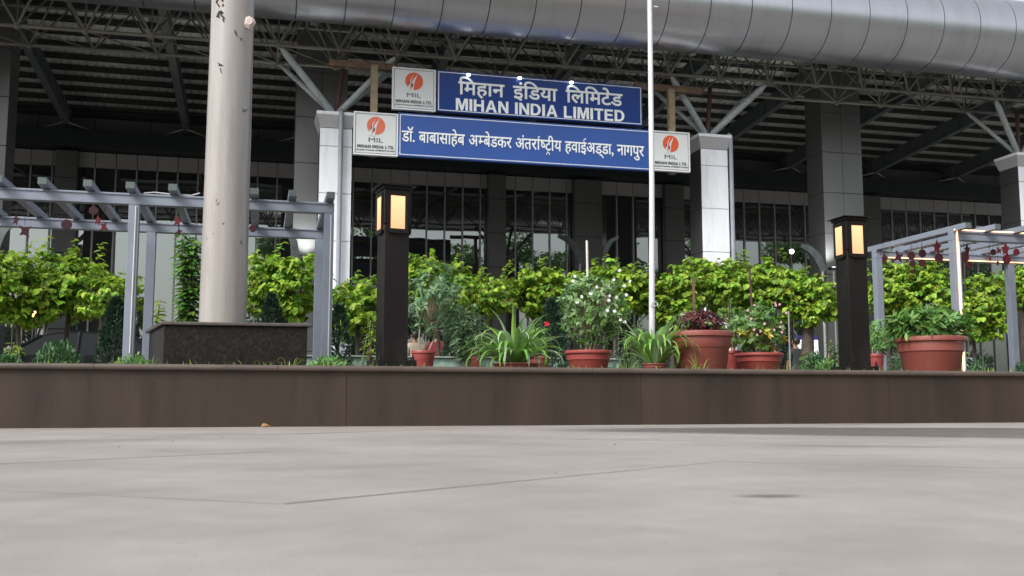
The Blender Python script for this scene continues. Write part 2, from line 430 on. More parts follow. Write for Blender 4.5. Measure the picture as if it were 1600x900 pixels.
for x0, x1 in pil[:5]:
    b = MB(); z = 0
    while z < 10.4:
        z1 = min(z + 1.55, 10.45); b.box(x0, x1, YF - 0.5, YF - 0.075, z + 0.012, z1 - 0.012, bev=0.01); z = z1
    b.box(x0 + 0.02, x1 - 0.02, YF - 0.48, YF - 0.08, 0, 10.4, mi=1)
    b.build('pilaster', [M_clad, M_seam], ter)

# roof ------------------------------------------------------------
def zbot(Y): return 11.40 + (44 - Y) * 0.075
roof = thing('canopy_roof', (12, 36, 12), 'sloping roof of metal decking on steel beams above the forecourt', 'roof')
b = MB(); nx = 0
# corrugated decking: ribs along Y
x = -20.0; vs = []; W = 0.30
pr = []
while x < 52:
    pr += [(x, 0.0), (x + 0.13, 0.0), (x + 0.17, 0.06), (x + 0.26, 0.06)]; x += W
for (yy) in (28.2, 44.2):
    vs += [(px_, yy, zbot(yy) + 0.98 + dz) for px_, dz in pr]
n = len(pr)
b.add(vs, [(i, i + 1, n + i + 1, n + i) for i in range(n - 1)])
b.build('decking', M_deck, roof, fix=False)
b = MB(); b.add([(-20, 28.2, zbot(28.2) + 1.12), (52, 28.2, zbot(28.2) + 1.12), (52, 44.2, zbot(44.2) + 1.12), (-20, 44.2, zbot(44.2) + 1.12)], [(0, 1, 2, 3)])
b.build('roof_sheet', M_deck, roof, fix=False)
for k in range(15):
    y = 28.6 + 1.07 * k; z = zbot(y) + 0.78
    b = MB(); b.box(-20, 52, y, y + 0.06, z, z + 0.19); b.box(-20, 52, y - 0.10, y + 0.16, z, z + 0.025); b.build('purlin', M_purlin, roof)
for k in range(-2, 10):
    x = -7.9 + 4.66 * k
    b = MB()
    for (y0, y1) in ((28.5, 43.95),):
        z0, z1 = zbot(y0), zbot(y1)
        for (xa, xb, da, db) in ((x - 0.13, x + 0.13, 0, 0.03), (x - 0.012, x + 0.012, 0.03, 0.62), (x - 0.13, x + 0.13, 0.62, 0.65)):
            b.add([(xa, y0, z0 + da), (xb, y0, z0 + da), (xb, y1, z1 + da), (xa, y1, z1 + da), (xa, y0, z0 + db), (xb, y0, z0 + db), (xb, y1, z1 + db), (xa, y1, z1 + db)],
                  [(0, 3, 2, 1), (4, 5, 6, 7), (0, 1, 5, 4), (1, 2, 6, 5), (2, 3, 7, 6), (3, 0, 4, 7)])
    for j in range(14):                      # web stiffeners
        y = 29.2 + 1.07 * j; z = zbot(y); b.box(x - 0.12, x + 0.12, y, y + 0.012, z + 0.03, z + 0.615)
    b.build('roof_beam', M_beam, roof)
    b = MB()                                  # small knee braces at the far end
    for s in (-1, 1): b.tube((x + s * 0.1, 43.0, zbot(43)), (x + s * 1.35, 43.6, zbot(43) - 0.28), 0.03, n=6)
    b.build('knee_brace', M_alu, roof)
b = MB(); b.box(-20.3, -20, 28, 44, 0, 13.6); b.build('side_wall', M_clad, roof)
b = MB(); b.box(-20, 52, 28.02, 28.12, 12.5, 13.85); b.build('light_blocking_panel', M_dark, roof)  # unseen panel added behind the tube to keep sky light off its back

# space truss ------------------------------------------------------
NX0, BAY = 0.29, 1.742
YA, YB = 29.0, 30.55; ZC = 10.47; ZT = 11.95; YT = (28.2, 29.8, 31.4)
tr = thing('space_truss', (12, 29.8, 10.5), 'long tubular space truss with open web running under the roof tube', 'truss')
NI = range(-9, 26)
def zc(x): return ZC + 0.010 * x
for Y in (YA, YB):
    b = MB(); b.tube((-16, Y, zc(-16)), (46, Y, zc(46)), 0.055, n=8); b.build('bottom_chord', M_truss, tr, smooth=True)
for Y in YT:
    b = MB(); b.tube((-16, Y, zc(-16) + ZT - ZC), (46, Y, zc(46) + ZT - ZC), 0.05, n=8); b.build('top_chord', M_truss, tr, smooth=True)
rest = MB()
for i in NI:
    x = NX0 + BAY * i
    for Y, tops in ((YA, (28.2, 29.8)), (YB, (29.8, 31.4))):
        for Ty in tops:
            for s in (-0.5, 0.5):
                x2 = x + s * BAY
                p0, p1 = (x, Y, zc(x)), (x2, Ty, zc(x2) + ZT - ZC)
                if Y == YA and -6 <= i <= 17:
                    MB().tube(p0, p1, 0.036 if Ty < 29 else 0.03, n=6).build('web_member', M_truss, tr, smooth=True)
                else: rest.tube(p0, p1, 0.03, n=5)
    rest.tube((x, YA, zc(x)), (x, YA, zc(x) + 1.5), 0.028, n=5)
    rest.tube((x, YA, zc(x)), (x, YB, zc(x)), 0.028, n=5)
    rest.tube((x, YA, zc(x)), (x + BAY, YB, zc(x)), 0.022, n=5)
    for k, Y in enumerate(YT[:-1]):
        rest.tube((x + BAY / 2, Y, zc(x) + ZT - ZC), (x + BAY / 2, YT[k + 1], zc(x) + ZT - ZC), 0.028, n=5)
    for Y in (YA, YB):
        v = MB(); v.lathe((x, Y, zc(x)), [(0.0, -0.11), (0.07, -0.09), (0.1, 0), (0.07, 0.09), (0, 0.11)], 8)
        rest.add(v.v, v.f)
tag(rest.build('rear_web', M_truss, tr, smooth=True), kind='stuff')

# roof tube ---------------------------------------------------------
M_tube = mat('silver_tube_panels', (0.56, 0.575, 0.61), 0.31, metal=0.88, dirt=(0.36, 0.36, 0.36), dirt_amt=0.35, dscale=0.9, stretch=(2.5, 0.4, 0.4))
TR, TY, TZ0 = 1.27, 27.3, 11.96
tb = thing('roof_tube', (12, TY, TZ0), 'huge silver panelled tube running along the roof edge', 'roof edge')
def tz(x): return TZ0 + 0.008 * x
k = 0; x = 0.71 - 1.318 * 14
while x < 48:
    xa, xb = x + 0.013, x + 1.318 - 0.013
    b = MB(); n = 96; base = 0
    for (xx, r) in ((xa, TR - 0.04), (xa, TR), (xb, TR), (xb, TR - 0.04)):
        for j in range(n):
            q = 2 * math.pi * j / n; b.v.append((xx, TY + r * math.cos(q), tz(xx) + r * math.sin(q)))
    for i in range(3):
        for j in range(n): b.f.append((i * n + j, i * n + (j + 1) % n, (i + 1) * n + (j + 1) % n, (i + 1) * n + j)); b.mi.append(0)
    b.build('cladding_panel', M_tube, tb, smooth=True); x += 1.318
b = MB(); b.tube((-17, TY, tz(-17)), (47, TY, tz(47)), TR - 0.045, n=40); b.build('inner_drum', M_seam, tb, smooth=True)
# tie rod hanging at the seam of the tube
# columns -----------------------------------------------------------
M_pipe = mat('grey_pipe', (0.30, 0.33, 0.37), 0.4, var=0.1, vscale=3)
def front_column(i, label, pipe):
    cx = NX0 + BAY * i; w = 0.47; cy = 30.0; zt = 8.72 + 0.01 * cx
    c = thing('column', (cx, cy, 0), label, 'column', 'white clad columns holding the truss')
    b = MB(); z = 0.0
    hs_ = [zt - 0.48]
    while hs_[-1] > 0: hs_.append(hs_[-1] - (0.55 if len(hs_) == 1 else 1.42))
    hs_ = [max(0, h) for h in hs_][::-1]
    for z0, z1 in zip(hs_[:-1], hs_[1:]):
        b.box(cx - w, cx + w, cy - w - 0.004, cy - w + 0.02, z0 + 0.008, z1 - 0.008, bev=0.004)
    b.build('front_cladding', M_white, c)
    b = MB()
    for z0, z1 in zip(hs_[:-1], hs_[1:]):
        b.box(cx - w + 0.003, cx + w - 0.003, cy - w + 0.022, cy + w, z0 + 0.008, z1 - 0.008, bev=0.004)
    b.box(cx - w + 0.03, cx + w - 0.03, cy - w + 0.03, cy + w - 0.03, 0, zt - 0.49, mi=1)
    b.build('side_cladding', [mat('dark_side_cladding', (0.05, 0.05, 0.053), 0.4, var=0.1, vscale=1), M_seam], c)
    b = MB(); a0, a1 = w, w + 0.11; z0, z1 = zt - 0.47, zt - 0.1
    b.add([(cx - a0, cy - a0, z0), (cx + a0, cy - a0, z0), (cx + a0, cy + a0, z0), (cx - a0, cy + a0, z0),
           (cx - a1, cy - a1, z1), (cx + a1, cy - a1, z1), (cx + a1, cy + a1, z1), (cx - a1, cy + a1, z1)],
          [(0, 3, 2, 1), (4, 5, 6, 7), (0, 1, 5, 4), (1, 2, 6, 5), (2, 3, 7, 6), (3, 0, 4, 7)])
    cp = b.build('capital', mat('capital_grey', (0.42, 0.42, 0.43), 0.45, var=0.05), c)
    b = MB(); b.box(cx - a1 - 0.005, cx + a1 + 0.005, cy - a1 - 0.005, cy + a1 + 0.005, z1 + 0.002, z1 + 0.1, bev=0.008)
    b.build('capital_rim', M_white, cp)
    ap = Vector((cx, cy, zt + 0.02))
    for s in (-1, 1):
        q = Vector((cx + s * BAY, YA, zc(cx))); dd = (q - ap).normalized()
        b = MB(); b.path([ap + dd * 0.05, ap + dd * 0.25, q - dd * 0.35, q - dd * 0.12], [0.07, 0.105, 0.105, 0.05], n=12); b.build('strut', M_strut, c, smooth=True)
        q = Vector((cx + s * BAY, YB, zc(cx))); dd = (q - ap).normalized()
        b = MB(); b.path([ap + dd * 0.05, ap + dd * 0.25, q - dd * 0.35, q - dd * 0.12], [0.05, 0.075, 0.075, 0.05], n=10); b.build('strut', M_strut, c, smooth=True)
    b = MB(); b.tube(ap, (cx + 0.25, YB - 0.3, zc(cx) + 0.1), 0.075, n=10); b.build('centre_post', M_maroon, c, smooth=True)
    if pipe is not None:
        xx = cx + pipe; yy = cy - w - (0.1 if abs(pipe) < 0.45 else 0.0)
        b = MB(); b.path([(xx, yy + 0.25, zt - 0.02), (xx, yy + 0.05, zt + 0.05), (xx, yy - 0.05, zt - 0.03), (xx, yy - 0.05, zt - 0.2), (xx, yy - 0.05, 0.05)], 0.07, n=10)
        b.build('drainpipe', M_pipe, c, smooth=True)
    return c
front_column(1, 'white clad column left of the blue boards with a grey pipe down its middle', 0.13)
front_column(8, 'white clad column right of the logo panel with a pipe on its right side', 0.57)
front_column(15, 'white clad column with grey side at the right edge above the pergola', None)
front_column(-6, 'white clad column beyond the left edge of the forecourt', None)
def grey_column(x0, x1, y0, y1, label, zt=12.6):
    c = thing('column', ((x0 + x1) / 2, (y0 + y1) / 2, 0), label, 'column', 'dark grey clad columns behind the truss')
    b = MB(); z = 0.25; xm = (x0 + x1) / 2
    while z < zt:
        z1 = min(z + 1.5, zt)
        for xa, xb in ((x0, xm), (xm, x1)): b.box(xa + 0.008, xb - 0.008, y0, y1, z + 0.01, z1 - 0.01, bev=0.006)
        z = z1
    b.build('cladding', M_clad, c)
    b = MB(); b.box(x0 + 0.02, x1 - 0.02, y0 + 0.02, y1 - 0.02, 0, zt - 0.02); b.build('core', M_seam, c)
grey_column(19.69, 21.33, 32, 33.1, 'broad dark grey column behind the right bollard lamp')
grey_column(0.91, 2.55, 32, 33.1, 'broad dark grey column behind the white column with the pipe')
grey_column(-9.1, -7.47, 32, 33.1, 'broad dark grey column at the left edge behind the pergola')

# ================================================================== SIGNS
M_blue = mat('blue_board', (0.003, 0.034, 0.20), 0.2, var=0.08, vscale=0.7, spec=0.25)
M_blue2 = mat('light_blue_board', (0.021, 0.075, 0.30), 0.3, var=0.08, vscale=0.7, spec=0.5)
M_signw = mat('sign_white', (0.72, 0.75, 0.76), 0.4, var=0.03, vscale=2)
M_letter = mat('letter_white', (0.80, 0.84, 0.84), 0.45)
M_sgrey = mat('logo_panel', (0.60, 0.63, 0.62), 0.3, var=0.05, vscale=1.5)
M_orange = mat('logo_orange', (0.62, 0.085, 0.02), 0.45)
M_orange2 = mat('logo_faded_orange', (0.62, 0.14, 0.07), 0.45)
M_ink = mat('logo_ink', (0.05, 0.055, 0.07), 0.5)

def text_poly(body, bold=0.0):
    cu = bpy.data.curves.new('t', 'FONT'); cu.body = body; cu.resolution_u = 4; cu.offset = bold
    o = bpy.data.objects.new('t', cu); COL.objects.link(o)
    dg = bpy.context.evaluated_depsgraph_get(); me = bpy.data.meshes.new_from_object(o.evaluated_get(dg))
    vs = [(v.co.x, v.co.y) for v in me.vertices]; fs = [tuple(p.vertices) for p in me.polygons]
    bpy.data.objects.remove(o); bpy.data.meshes.remove(me)
    return vs, fs
def crop(vs, fs, xmax):
    bm = bmesh.new(); bv = [bm.verts.new((x, y, 0)) for x, y in vs]
    for f in fs:
        try: bm.faces.new([bv[i] for i in f])
        except ValueError: pass
    bmesh.ops.bisect_plane(bm, geom=bm.verts[:] + bm.edges[:] + bm.faces[:], plane_co=(xmax, 0, 0), plane_no=(1, 0, 0), clear_outer=True)
    bm.verts.index_update(); r = [(v.co.x, v.co.y) for v in bm.verts], [tuple(v.index for v in f.verts) for f in bm.faces]; bm.free(); return r
def stroke(ps, w):
    vs, fs = [], []
    for k, p in enumerate(ps):
        a = Vector(ps[max(0, k - 1)]); c = Vector(ps[min(len(ps) - 1, k + 1)]); t_ = (c - a).normalized(); nn = Vector((-t_.y, t_.x)) * w / 2
        p = Vector(p); vs += [tuple(p + nn), tuple(p - nn)]
    for k in range(len(ps) - 1): fs.append((2 * k, 2 * k + 1, 2 * k + 3, 2 * k + 2))
    return vs, fs
class Line:
    """Devanagari set chunk by chunk in visual order, with half letters cut from whole ones."""
    def __init__(s, bold): s.x = 0; s.v = []; s.f = []; s.b = bold
    def put(s, vs, fs, dx):
        b = len(s.v); s.v += [(x + dx, y) for x, y in vs]; s.f += [tuple(i + b for i in f) for f in fs]
    def text(s, t_, gap=0.0):
        vs, fs = text_poly(t_, s.b); x0 = min(x for x, y in vs); x1 = max(x for x, y in vs)
        s.put(vs, fs, s.x - x0 + gap); s.x += x1 - x0 + gap; return s
    def half(s, t_, cut):
        vs, fs = text_poly(t_, s.b); x0 = min(x for x, y in vs); x1 = max(x for x, y in vs)
        vs, fs = crop(vs, fs, x1 - cut); s.put(vs, fs, s.x - x0); s.x += x1 - x0 - cut; return s
    def stroke(s, ps, w=0.065): s.put(*stroke(ps, w), s.x); return s
GLY = {
 'M': (0.95, [[(0,0),(0,1),(.28,1),(.475,.36),(.67,1),(.95,1),(.95,0),(.76,0),(.76,.74),(.56,0),(.39,0),(.19,.74),(.19,0)]]),
 'I': (0.21, [[(0,0),(0,1),(.21,1),(.21,0)]]),
 'H': (0.80, [[(0,0),(0,1),(.2,1),(.2,.6),(.6,.6),(.6,1),(.8,1),(.8,0),(.6,0),(.6,.42),(.2,.42),(.2,0)]]),
 'A': (0.90, [[(0,0),(.34,1),(.45,1),(.45,.76),(.345,.40),(.45,.40),(.45,.23),(.29,.23),(.215,0)], [(.45,1),(.56,1),(.90,0),(.685,0),(.61,.23),(.45,.23),(.45,.40),(.555,.40),(.45,.76)]]),
 'N': (0.80, [[(0,0),(0,1),(.21,1),(.61,.34),(.61,1),(.8,1),(.8,0),(.6,0),(.19,.66),(.19,0)]]),
 'L': (0.66, [[(0,0),(0,1),(.2,1),(.2,.17),(.66,.17),(.66,0)]]),
 'T': (0.74, [[(.27,0),(.27,.83),(0,.83),(0,1),(.74,1),(.74,.83),(.47,.83),(.47,0)]]),
 'E': (0.72, [[(0,0),(0,1),(.70,1),(.70,.83),(.2,.83),(.2,.60),(.66,.60),(.66,.43),(.2,.43),(.2,.17),(.72,.17),(.72,0)]]),
 '.': (0.20, [[(0,0),(0,.2),(.2,.2),(.2,0)]]),
}
def bold_text(t_, space=0.5, track=0.13):
    vs, fs, x = [], [], 0.0
    for ch in t_:
        if ch == ' ': x += space; continue
        if ch == 'D':
            n = 12; b = len(vs)
            vs += [(x, 0), (x, 1), (x + .2, 1), (x + .2, 0)]; fs.append((b, b + 1, b + 2, b + 3)); b += 4
            o_ = [(.2, 1)] + [(.38 + .44 * math.sin(math.pi * k / n), .5 + .5 * math.cos(math.pi * k / n)) for k in range(n + 1)] + [(.2, 0)]
            i_ = [(.2, .83)] + [(.35 + .26 * math.sin(math.pi * k / n), .5 + .33 * math.cos(math.pi * k / n)) for k in range(n + 1)] + [(.2, .17)]
            vs += [(x + p, q) for p, q in o_] + [(x + p, q) for p, q in i_]; m_ = len(o_)
            fs += [(b + k, b + k + 1, b + m_ + k + 1, b + m_ + k) for k in range(m_ - 1)]; x += .82 + track; continue
        w_, ps = GLY[ch]
        for p in ps: b = len(vs); vs += [(x + q[0], q[1]) for q in p]; fs.append(tuple(range(b, b + len(p))))
        x += w_ + track
    return vs, fs
def set_text(name, vs, fs, x0, x1, z0, z1, Y, m, parent, th=0.02):
    ax0, ax1 = min(v[0] for v in vs), max(v[0] for v in vs); az0, az1 = min(v[1] for v in vs), max(v[1] for v in vs)
    sx = (x1 - x0) / (ax1 - ax0); sz = (z1 - z0) / (az1 - az0)
    P = [(x0 + (x - ax0) * sx, z0 + (z - az0) * sz) for x, z in vs]
    bm = bmesh.new(); bv = [bm.verts.new((x, Y, z)) for x, z in P]
    for f in fs:
        try: bm.faces.new([bv[i] for i in f])
        except ValueError: pass
    bmesh.ops.remove_doubles(bm, verts=bm.verts, dist=1e-5)
    seen = set(); k_ = 0
    for v in bm.verts:                     # letters that touch sit a hair apart in depth
        if v in seen: continue
        st_ = [v]; seen.add(v)
        while st_:
            q_ = st_.pop(); q_.co.y -= (k_ % 5) * 0.0016
            for e_ in q_.link_edges:
                o_ = e_.other_vert(q_)
                if o_ not in seen: seen.add(o_); st_.append(o_)
        k_ += 1
    r = bmesh.ops.extrude_face_region(bm, geom=bm.faces[:]); 
    for g_ in r['geom']:
        if isinstance(g_, bmesh.types.BMVert): g_.co.y += th
    bm.verts.index_update(); co = [v.co[:] for v in bm.verts]; fc = [[v.index for v in f.verts] for f in bm.faces]; bm.free()
    iv = sorted((min(co[i][0] for i in f), max(co[i][0] for i in f)) for f in fc); cuts = []; hi = iv[0][1]
    for a_, c_ in iv:
        if a_ > hi + 0.28 * (z1 - z0): cuts.append((a_ + hi) / 2)
        hi = max(hi, c_)
    for k in range(len(cuts) + 1):             # one mesh per word
        lo_, up_ = (cuts[k - 1] if k else -1e9), (cuts[k] if k < len(cuts) else 1e9)
        mb = MB(); sel = [f for f in fc if lo_ < co[f[0]][0] < up_]; ids = sorted({i for f in sel for i in f}); mp_ = {i: j for j, i in enumerate(ids)}
        mb.add([co[i] for i in ids], [[mp_[i] for i in f] for f in sel]); mb.build('word', m, parent)

YS = 28.6
def sgz(x, z): return z + 0.008 * x
def board(name, x0, x1, z0, z1, m, label, line=M_signw):
    """a sign box with a thin pale line inside its edge"""
    s = thing(name, ((x0 + x1) / 2, YS, (z0 + z1) / 2), label, 'sign')
    b = MB(); b.box(x0, x1, YS, YS + 0.16, z0, z1, bev=0.01); b.build('panel', m, s)
    fr = MB(); e_ = 0.012
    for (a0, a1, c0, c1) in ((x0, x1, z1 - 0.03, z1), (x0, x1, z0, z0 + 0.03), (x0, x0 + 0.03, z0 + 0.031, z1 - 0.031), (x1 - 0.03, x1, z0 + 0.031, z1 - 0.031)):
        fr.box(a0, a1, YS - 0.012, YS - 0.001, c0, c1)
    return s, fr
def outline(x0, x1, z0, z1, ins, w, Y=YS - 0.006):
    fr = MB(); x0 += ins; x1 -= ins; z0 += ins; z1 -= ins
    for (a0, a1, c0, c1) in ((x0, x1, z1 - w, z1), (x0, x1, z0, z0 + w), (x0, x0 + w, z0 + w, z1 - w), (x1 - w, x1, z0 + w, z1 - w)):
        fr.box(a0, a1, Y, YS - 0.001, c0, c1)
    return fr
def logo_panel(x0, z0, label, om, w=1.285, h=1.27):
    s, fr = board('logo_sign', x0, x0 + w, z0, z0 + h, M_sgrey, label)
    fr.build('rim', M_signw, s)
    outline(x0, x0 + w, z0, z0 + h, 0.05, 0.012).build('border_line', M_ink, s)
    cx, cz, r = x0 + w * 0.5, z0 + h * 0.69, 0.265
    b = MB(); b.prism([(cx + r * math.cos(q * math.pi / 20), cz + r * math.sin(q * math.pi / 20)) for q in range(40)], YS - 0.008, YS - 0.001)
    em = b.build('emblem', om, s)
    # two white rising spires with dark tips
    b = MB()
    for (pts) in ([(-0.21, -0.30), (-0.125, -0.30), (-0.09, 0.02), (0.0, 0.235), (-0.13, 0.0)],
                  [(-0.10, -0.33), (-0.035, -0.33), (0.02, 0.0), (0.105, 0.235), (-0.05, 0.0)]):
        b.prism([(cx + x, cz + z) for x, z in pts], YS - 0.014, YS - 0.009)
    b.build('spires', M_sgrey, em)
    b = MB()
    for (pts) in ([(-0.155, -0.02), (-0.115, 0.01), (-0.135, -0.13), (-0.165, -0.10)], [(-0.07, -0.10), (-0.02, -0.05), (-0.045, -0.20), (-0.085, -0.17)]):
        b.prism([(cx + x, cz + z) for x, z in pts], YS - 0.018, YS - 0.0142)
    b.build('spire_windows', M_ink, em)
    v, f = text_poly('MIL', -0.006); set_text('lettering', v, f, cx - 0.21, cx + 0.21, z0 + h * 0.305, z0 + h * 0.405, YS - 0.01, M_ink, s, 0.009)
    v, f = bold_text('MIHAN INDIA LTD.', 0.38, 0.16); set_text('lettering', v, f, x0 + 0.105, x0 + w - 0.105, z0 + h * 0.165, z0 + h * 0.235, YS - 0.01, M_ink, s, 0.009)
    v, f = text_poly('(A Joint Venture of MADC & AAI)', 0.008); set_text('lettering', v, f, x0 + 0.085, x0 + w - 0.085, z0 + h * 0.09, z0 + h * 0.135, YS - 0.01, M_ink, s, 0.009)
logo_panel(3.565, 8.70, 'grey logo sign with orange emblem, left end of the upper blue board', M_orange)
logo_panel(2.465, 7.28, 'grey logo sign with faded emblem, left end of the lower blue board', M_orange2)
logo_panel(11.66, 7.33, 'grey logo sign beside the thin white pole, right of the lower blue board', M_orange)
s1, fr = board('name_board', 4.885, 11.38, 8.715, 9.985, M_blue, 'upper dark blue board with Hindi line above MIHAN INDIA LIMITED')
outline(4.885, 11.38, 8.715, 9.985, 0.045, 0.022).build('border_line', M_signw, s1)
L = Line(0.016); L.text('\u093f\u092e\u0939\u093e\u0928').text('\u0907\u0902\u093f\u0921\u092f\u093e', 0.42).text('\u093f\u0932\u093f\u092e\u091f\u0947\u0921', 0.42)
set_text('lettering', L.v, L.f, 5.53, 10.72, 9.20, 9.84, YS - 0.022, M_letter, s1)
v, f = bold_text('MIHAN INDIA LIMITED', 0.42)
set_text('lettering', v, f, 5.46, 10.77, 8.80, 9.16, YS - 0.022, M_letter, s1)
s2, fr = board('name_board', 3.755, 11.655, 7.30, 8.60, M_blue2, 'lower mid blue board with one long Hindi line')
outline(3.755, 11.655, 7.30, 8.60, 0.045, 0.022).build('border_line', M_signw, s2)
HL = 0.60            # headline height of the face
L = Line(0.010)
L.text('\u0921\u0949.').text('\u092c\u093e\u092c\u093e\u0938\u093e\u0939\u0947\u092c', 0.33).text('\u0905', 0.33).half('\u092e', 0.205).text('\u092c\u0947\u0921\u0915\u0930')
L.text('\u0905\u0902\u0924', 0.33).text('\u0930').text('\u093e')
L.stroke([(-0.05, 0.60), (-0.15, 0.68), (-0.165, 0.76), (-0.11, 0.82), (-0.02, 0.80)], 0.06)
L.half('\u0937', 0.205)
xa = L.x; w1 = max(x for x, y in text_poly('\u091f', 0.010)[0]); L.text('\u091f\u0940'); xm = xa + w1 / 2
L.put(*stroke([(xm - 0.16, -0.26), (xm - 0.02, -0.07), (xm + 0.14, -0.26)], 0.06), 0)
L.text('\u092f')
L.text('\u0939\u0935\u093e\u0908\u0905\u0921\u094d\u0921\u093e,', 0.30).text('\u0928\u093e\u0917\u092a\u0941\u0930', 0.33)
set_text('lettering', L.v, L.f, 3.86, 11.40, 7.60, 8.20, YS - 0.022, M_letter, s2)

# rusty frame holding the boards
sf = thing('sign_frame', (7, 29.0, 9), 'rusty steel frame behind the blue boards', 'frame')
sf.name = 'sign_scaffold'
for x in (2.96, 12.35):
    MB().box(x, x + 0.2, YS + 0.17, YS + 0.35, 7.3, 10.05).build('upright', M_tan, sf)
for (xa, xb, z) in ((1.75, 3.7, 9.98), (11.3, 13.6, 10.02)):
    MB().box(xa, xb, YS + 0.36, YS + 0.52, z, z + 0.2).build('cross_bar', M_rust, sf)
for z in (8.9, 9.6, 7.6, 8.3): MB().box(3.9, 11.2, YS + 0.38, YS + 0.46, z, z + 0.1).build('rail', M_rust, sf)
# three glowing discs added as the glints of lamps reflected in the upper board
M_glow = mat('white_glow', (1, 1, 1), 0.4, emit=(0.9, 0.97, 1.0), estr=4)  # glow shared by the added sign glints and the uplight lenses
M_thin = mat('dull_grey_post', (0.25, 0.25, 0.25), 0.5)
M_black = mat('black_plastic', (0.02, 0.02, 0.02), 0.5)
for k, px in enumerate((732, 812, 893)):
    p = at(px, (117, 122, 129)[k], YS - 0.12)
    fl_ = thing('sign_glint', p, ('small added glint over the left part of the Hindi title', 'small added glint over the middle of the Hindi title', 'small added glint over the right part of the Hindi title')[k], 'lamp', 'added glints along the top of the upper board')
    MB().lathe(p, [(0, 0.03), (0.05, 0.03), (0.06, 0.0), (0.05, -0.03), (0, -0.03)], 12).build('glow_body', M_glow, fl_, smooth=True)
    MB().box(p.x - 0.015, p.x + 0.015, YS - 0.13, YS + 0.1, p.z + 0.031, p.z + 0.05).tube((p.x, YS - 0.02, p.z + 0.05), (p.x, YS - 0.02, 10.05), 0.012).build('glint_holder', M_black, fl_)

# ================================================================== BED OBJECTS
M_mast = mat('mast_paint', (0.335, 0.315, 0.30), 0.24, var=0.10, vscale=2.5, bump=0.03, bscale=20, dirt=(0.21, 0.165, 0.14), dirt_amt=0.6, dscale=2.2, stretch=(4, 4, 0.35))
M_gran = mat('dark_granite', (0.012, 0.0095, 0.008), 0.4, spec=0.18, var=0.6, vscale=38, dirt=(0.06, 0.05, 0.042), dirt_amt=0.6, dscale=30)
M_grancap = mat('granite_cap', (0.07, 0.06, 0.055), 0.35, var=0.3, vscale=20)
M_tape = mat('dark_scribble', (0.02, 0.02, 0.02), 0.6)
M_paper = mat('torn_tape', (0.62, 0.52, 0.48), 0.7, var=0.1)
mx0, mx1, my = -0.80, 0.415, 8.9
c0 = at(348, 500, 9.35)
mast = thing('mast', (c0.x, 9.35, 0.385), 'tall thick off-white steel mast on a dark granite plinth', 'mast')
b = MB(); pf = []
for k in range(24):
    z = 0.92 + k * 0.55; pf.append((0.206 - (z - 0.92) * 0.0045, z))
b.lathe((c0.x, 9.35, 0), [(0.206, 0.82)] + pf, 72); sh = b.build('shaft', M_mast, mast, smooth=True)
def on_mast(px, py):
    """point on the mast surface seen at a pixel of the photo"""
    o_ = Vector((0, 0, H)); d_ = at(px, py, 9.5) - o_; d_.normalize()
    ox, oy = -c0.x, -9.35; r_ = 0.2015
    A = d_.x ** 2 + d_.y ** 2; B = 2 * (ox * d_.x + oy * d_.y); C_ = ox * ox + oy * oy - r_ * r_
    disc = B * B - 4 * A * C_
    if disc < 0: return None
    return o_ + d_ * ((-B - math.sqrt(disc)) / (2 * A))
gs = random.Random(4)
b = MB()
for (px, py, w, n_) in ((343, 5, 6, 7), (344, 24, 5, 14), (346, 106, 5, 7), (383, 172, 2, 4), (371, 52, 3, 2), (374, 60, 2, 2), (339, 315, 4, 4), (375, 380, 2, 3), (356, 487, 3, 3), (346, 350, 3, 2), (325, 375, 1, 1), (332, 365, 1, 1)):
    for q in range(n_):
        a_ = (px + gs.uniform(-w, w), py + gs.uniform(-w, w) * 1.1); bb_ = (a_[0] + gs.uniform(-3, 3), a_[1] + gs.uniform(-5, 5))
        p0, p1 = on_mast(*a_), on_mast(*bb_)
        if p0 and p1: b.tube(p0, p1, 0.0055 if py < 60 else 0.0035, n=5)
b.build('paint_chip', M_tape, mast)
pp = on_mast(386, 33)
b = MB(); b.box(0, 1, 0, 1, 0, 1)
b = MB(); g = rng(9); C8 = []
ring = [(-0.05, -0.05), (-0.035, 0.035), (0.0, 0.05), (0.045, 0.025), (0.06, -0.012), (0.03, -0.055), (0.0, -0.075)]
for dz_, s_ in ((0.0, 0.8), (0.02, 1.0), (0.045, 0.55)):
    C8.append([(pp.x + x_ * s_ + 0.02, pp.y + 0.02 - dz_, pp.z + z_ * s_) for x_, z_ in ring])
n = len(ring); b.add(sum(C8, []), [tuple(range(n)), tuple(range(2 * n, 3 * n))] + [(r_ * n + i, r_ * n + (i + 1) % n, (r_ + 1) * n + (i + 1) % n, (r_ + 1) * n + i) for r_ in range(2) for i in range(n)])
b.build('torn_tape', M_paper, mast)
pz = 0.80
def quad_block(pts, z0, z1, m, name, parent, bev):
    bm = bmesh.new(); lo = [bm.verts.new((x, y, z0)) for x, y in pts]; hi = [bm.verts.new((x, y, z1)) for x, y in pts]; n_ = len(pts)
    bm.faces.new(lo[::-1]); bm.faces.new(hi)
    for i in range(n_): bm.faces.new((lo[i], lo[(i + 1) % n_], hi[(i + 1) % n_], hi[i]))
    bmesh.ops.bevel(bm, geom=list(bm.edges), offset=bev, segments=2, affect='EDGES', profile=0.5)
    bm.verts.index_update(); q_ = MB(); q_.add([v.co[:] for v in bm.verts], [[v.index for v in f.verts] for f in bm.faces]); bm.free()
    return q_.build(name, m, parent)
pq = [(-0.775, 8.82), (0.395, 8.76), (0.17, 9.84), (-1.0, 9.90)]
pcx, pcy = sum(p_[0] for p_ in pq) / 4, sum(p_[1] for p_ in pq) / 4
pl = quad_block(pq, 0.30, pz, M_gran, 'plinth', mast, 0.005)
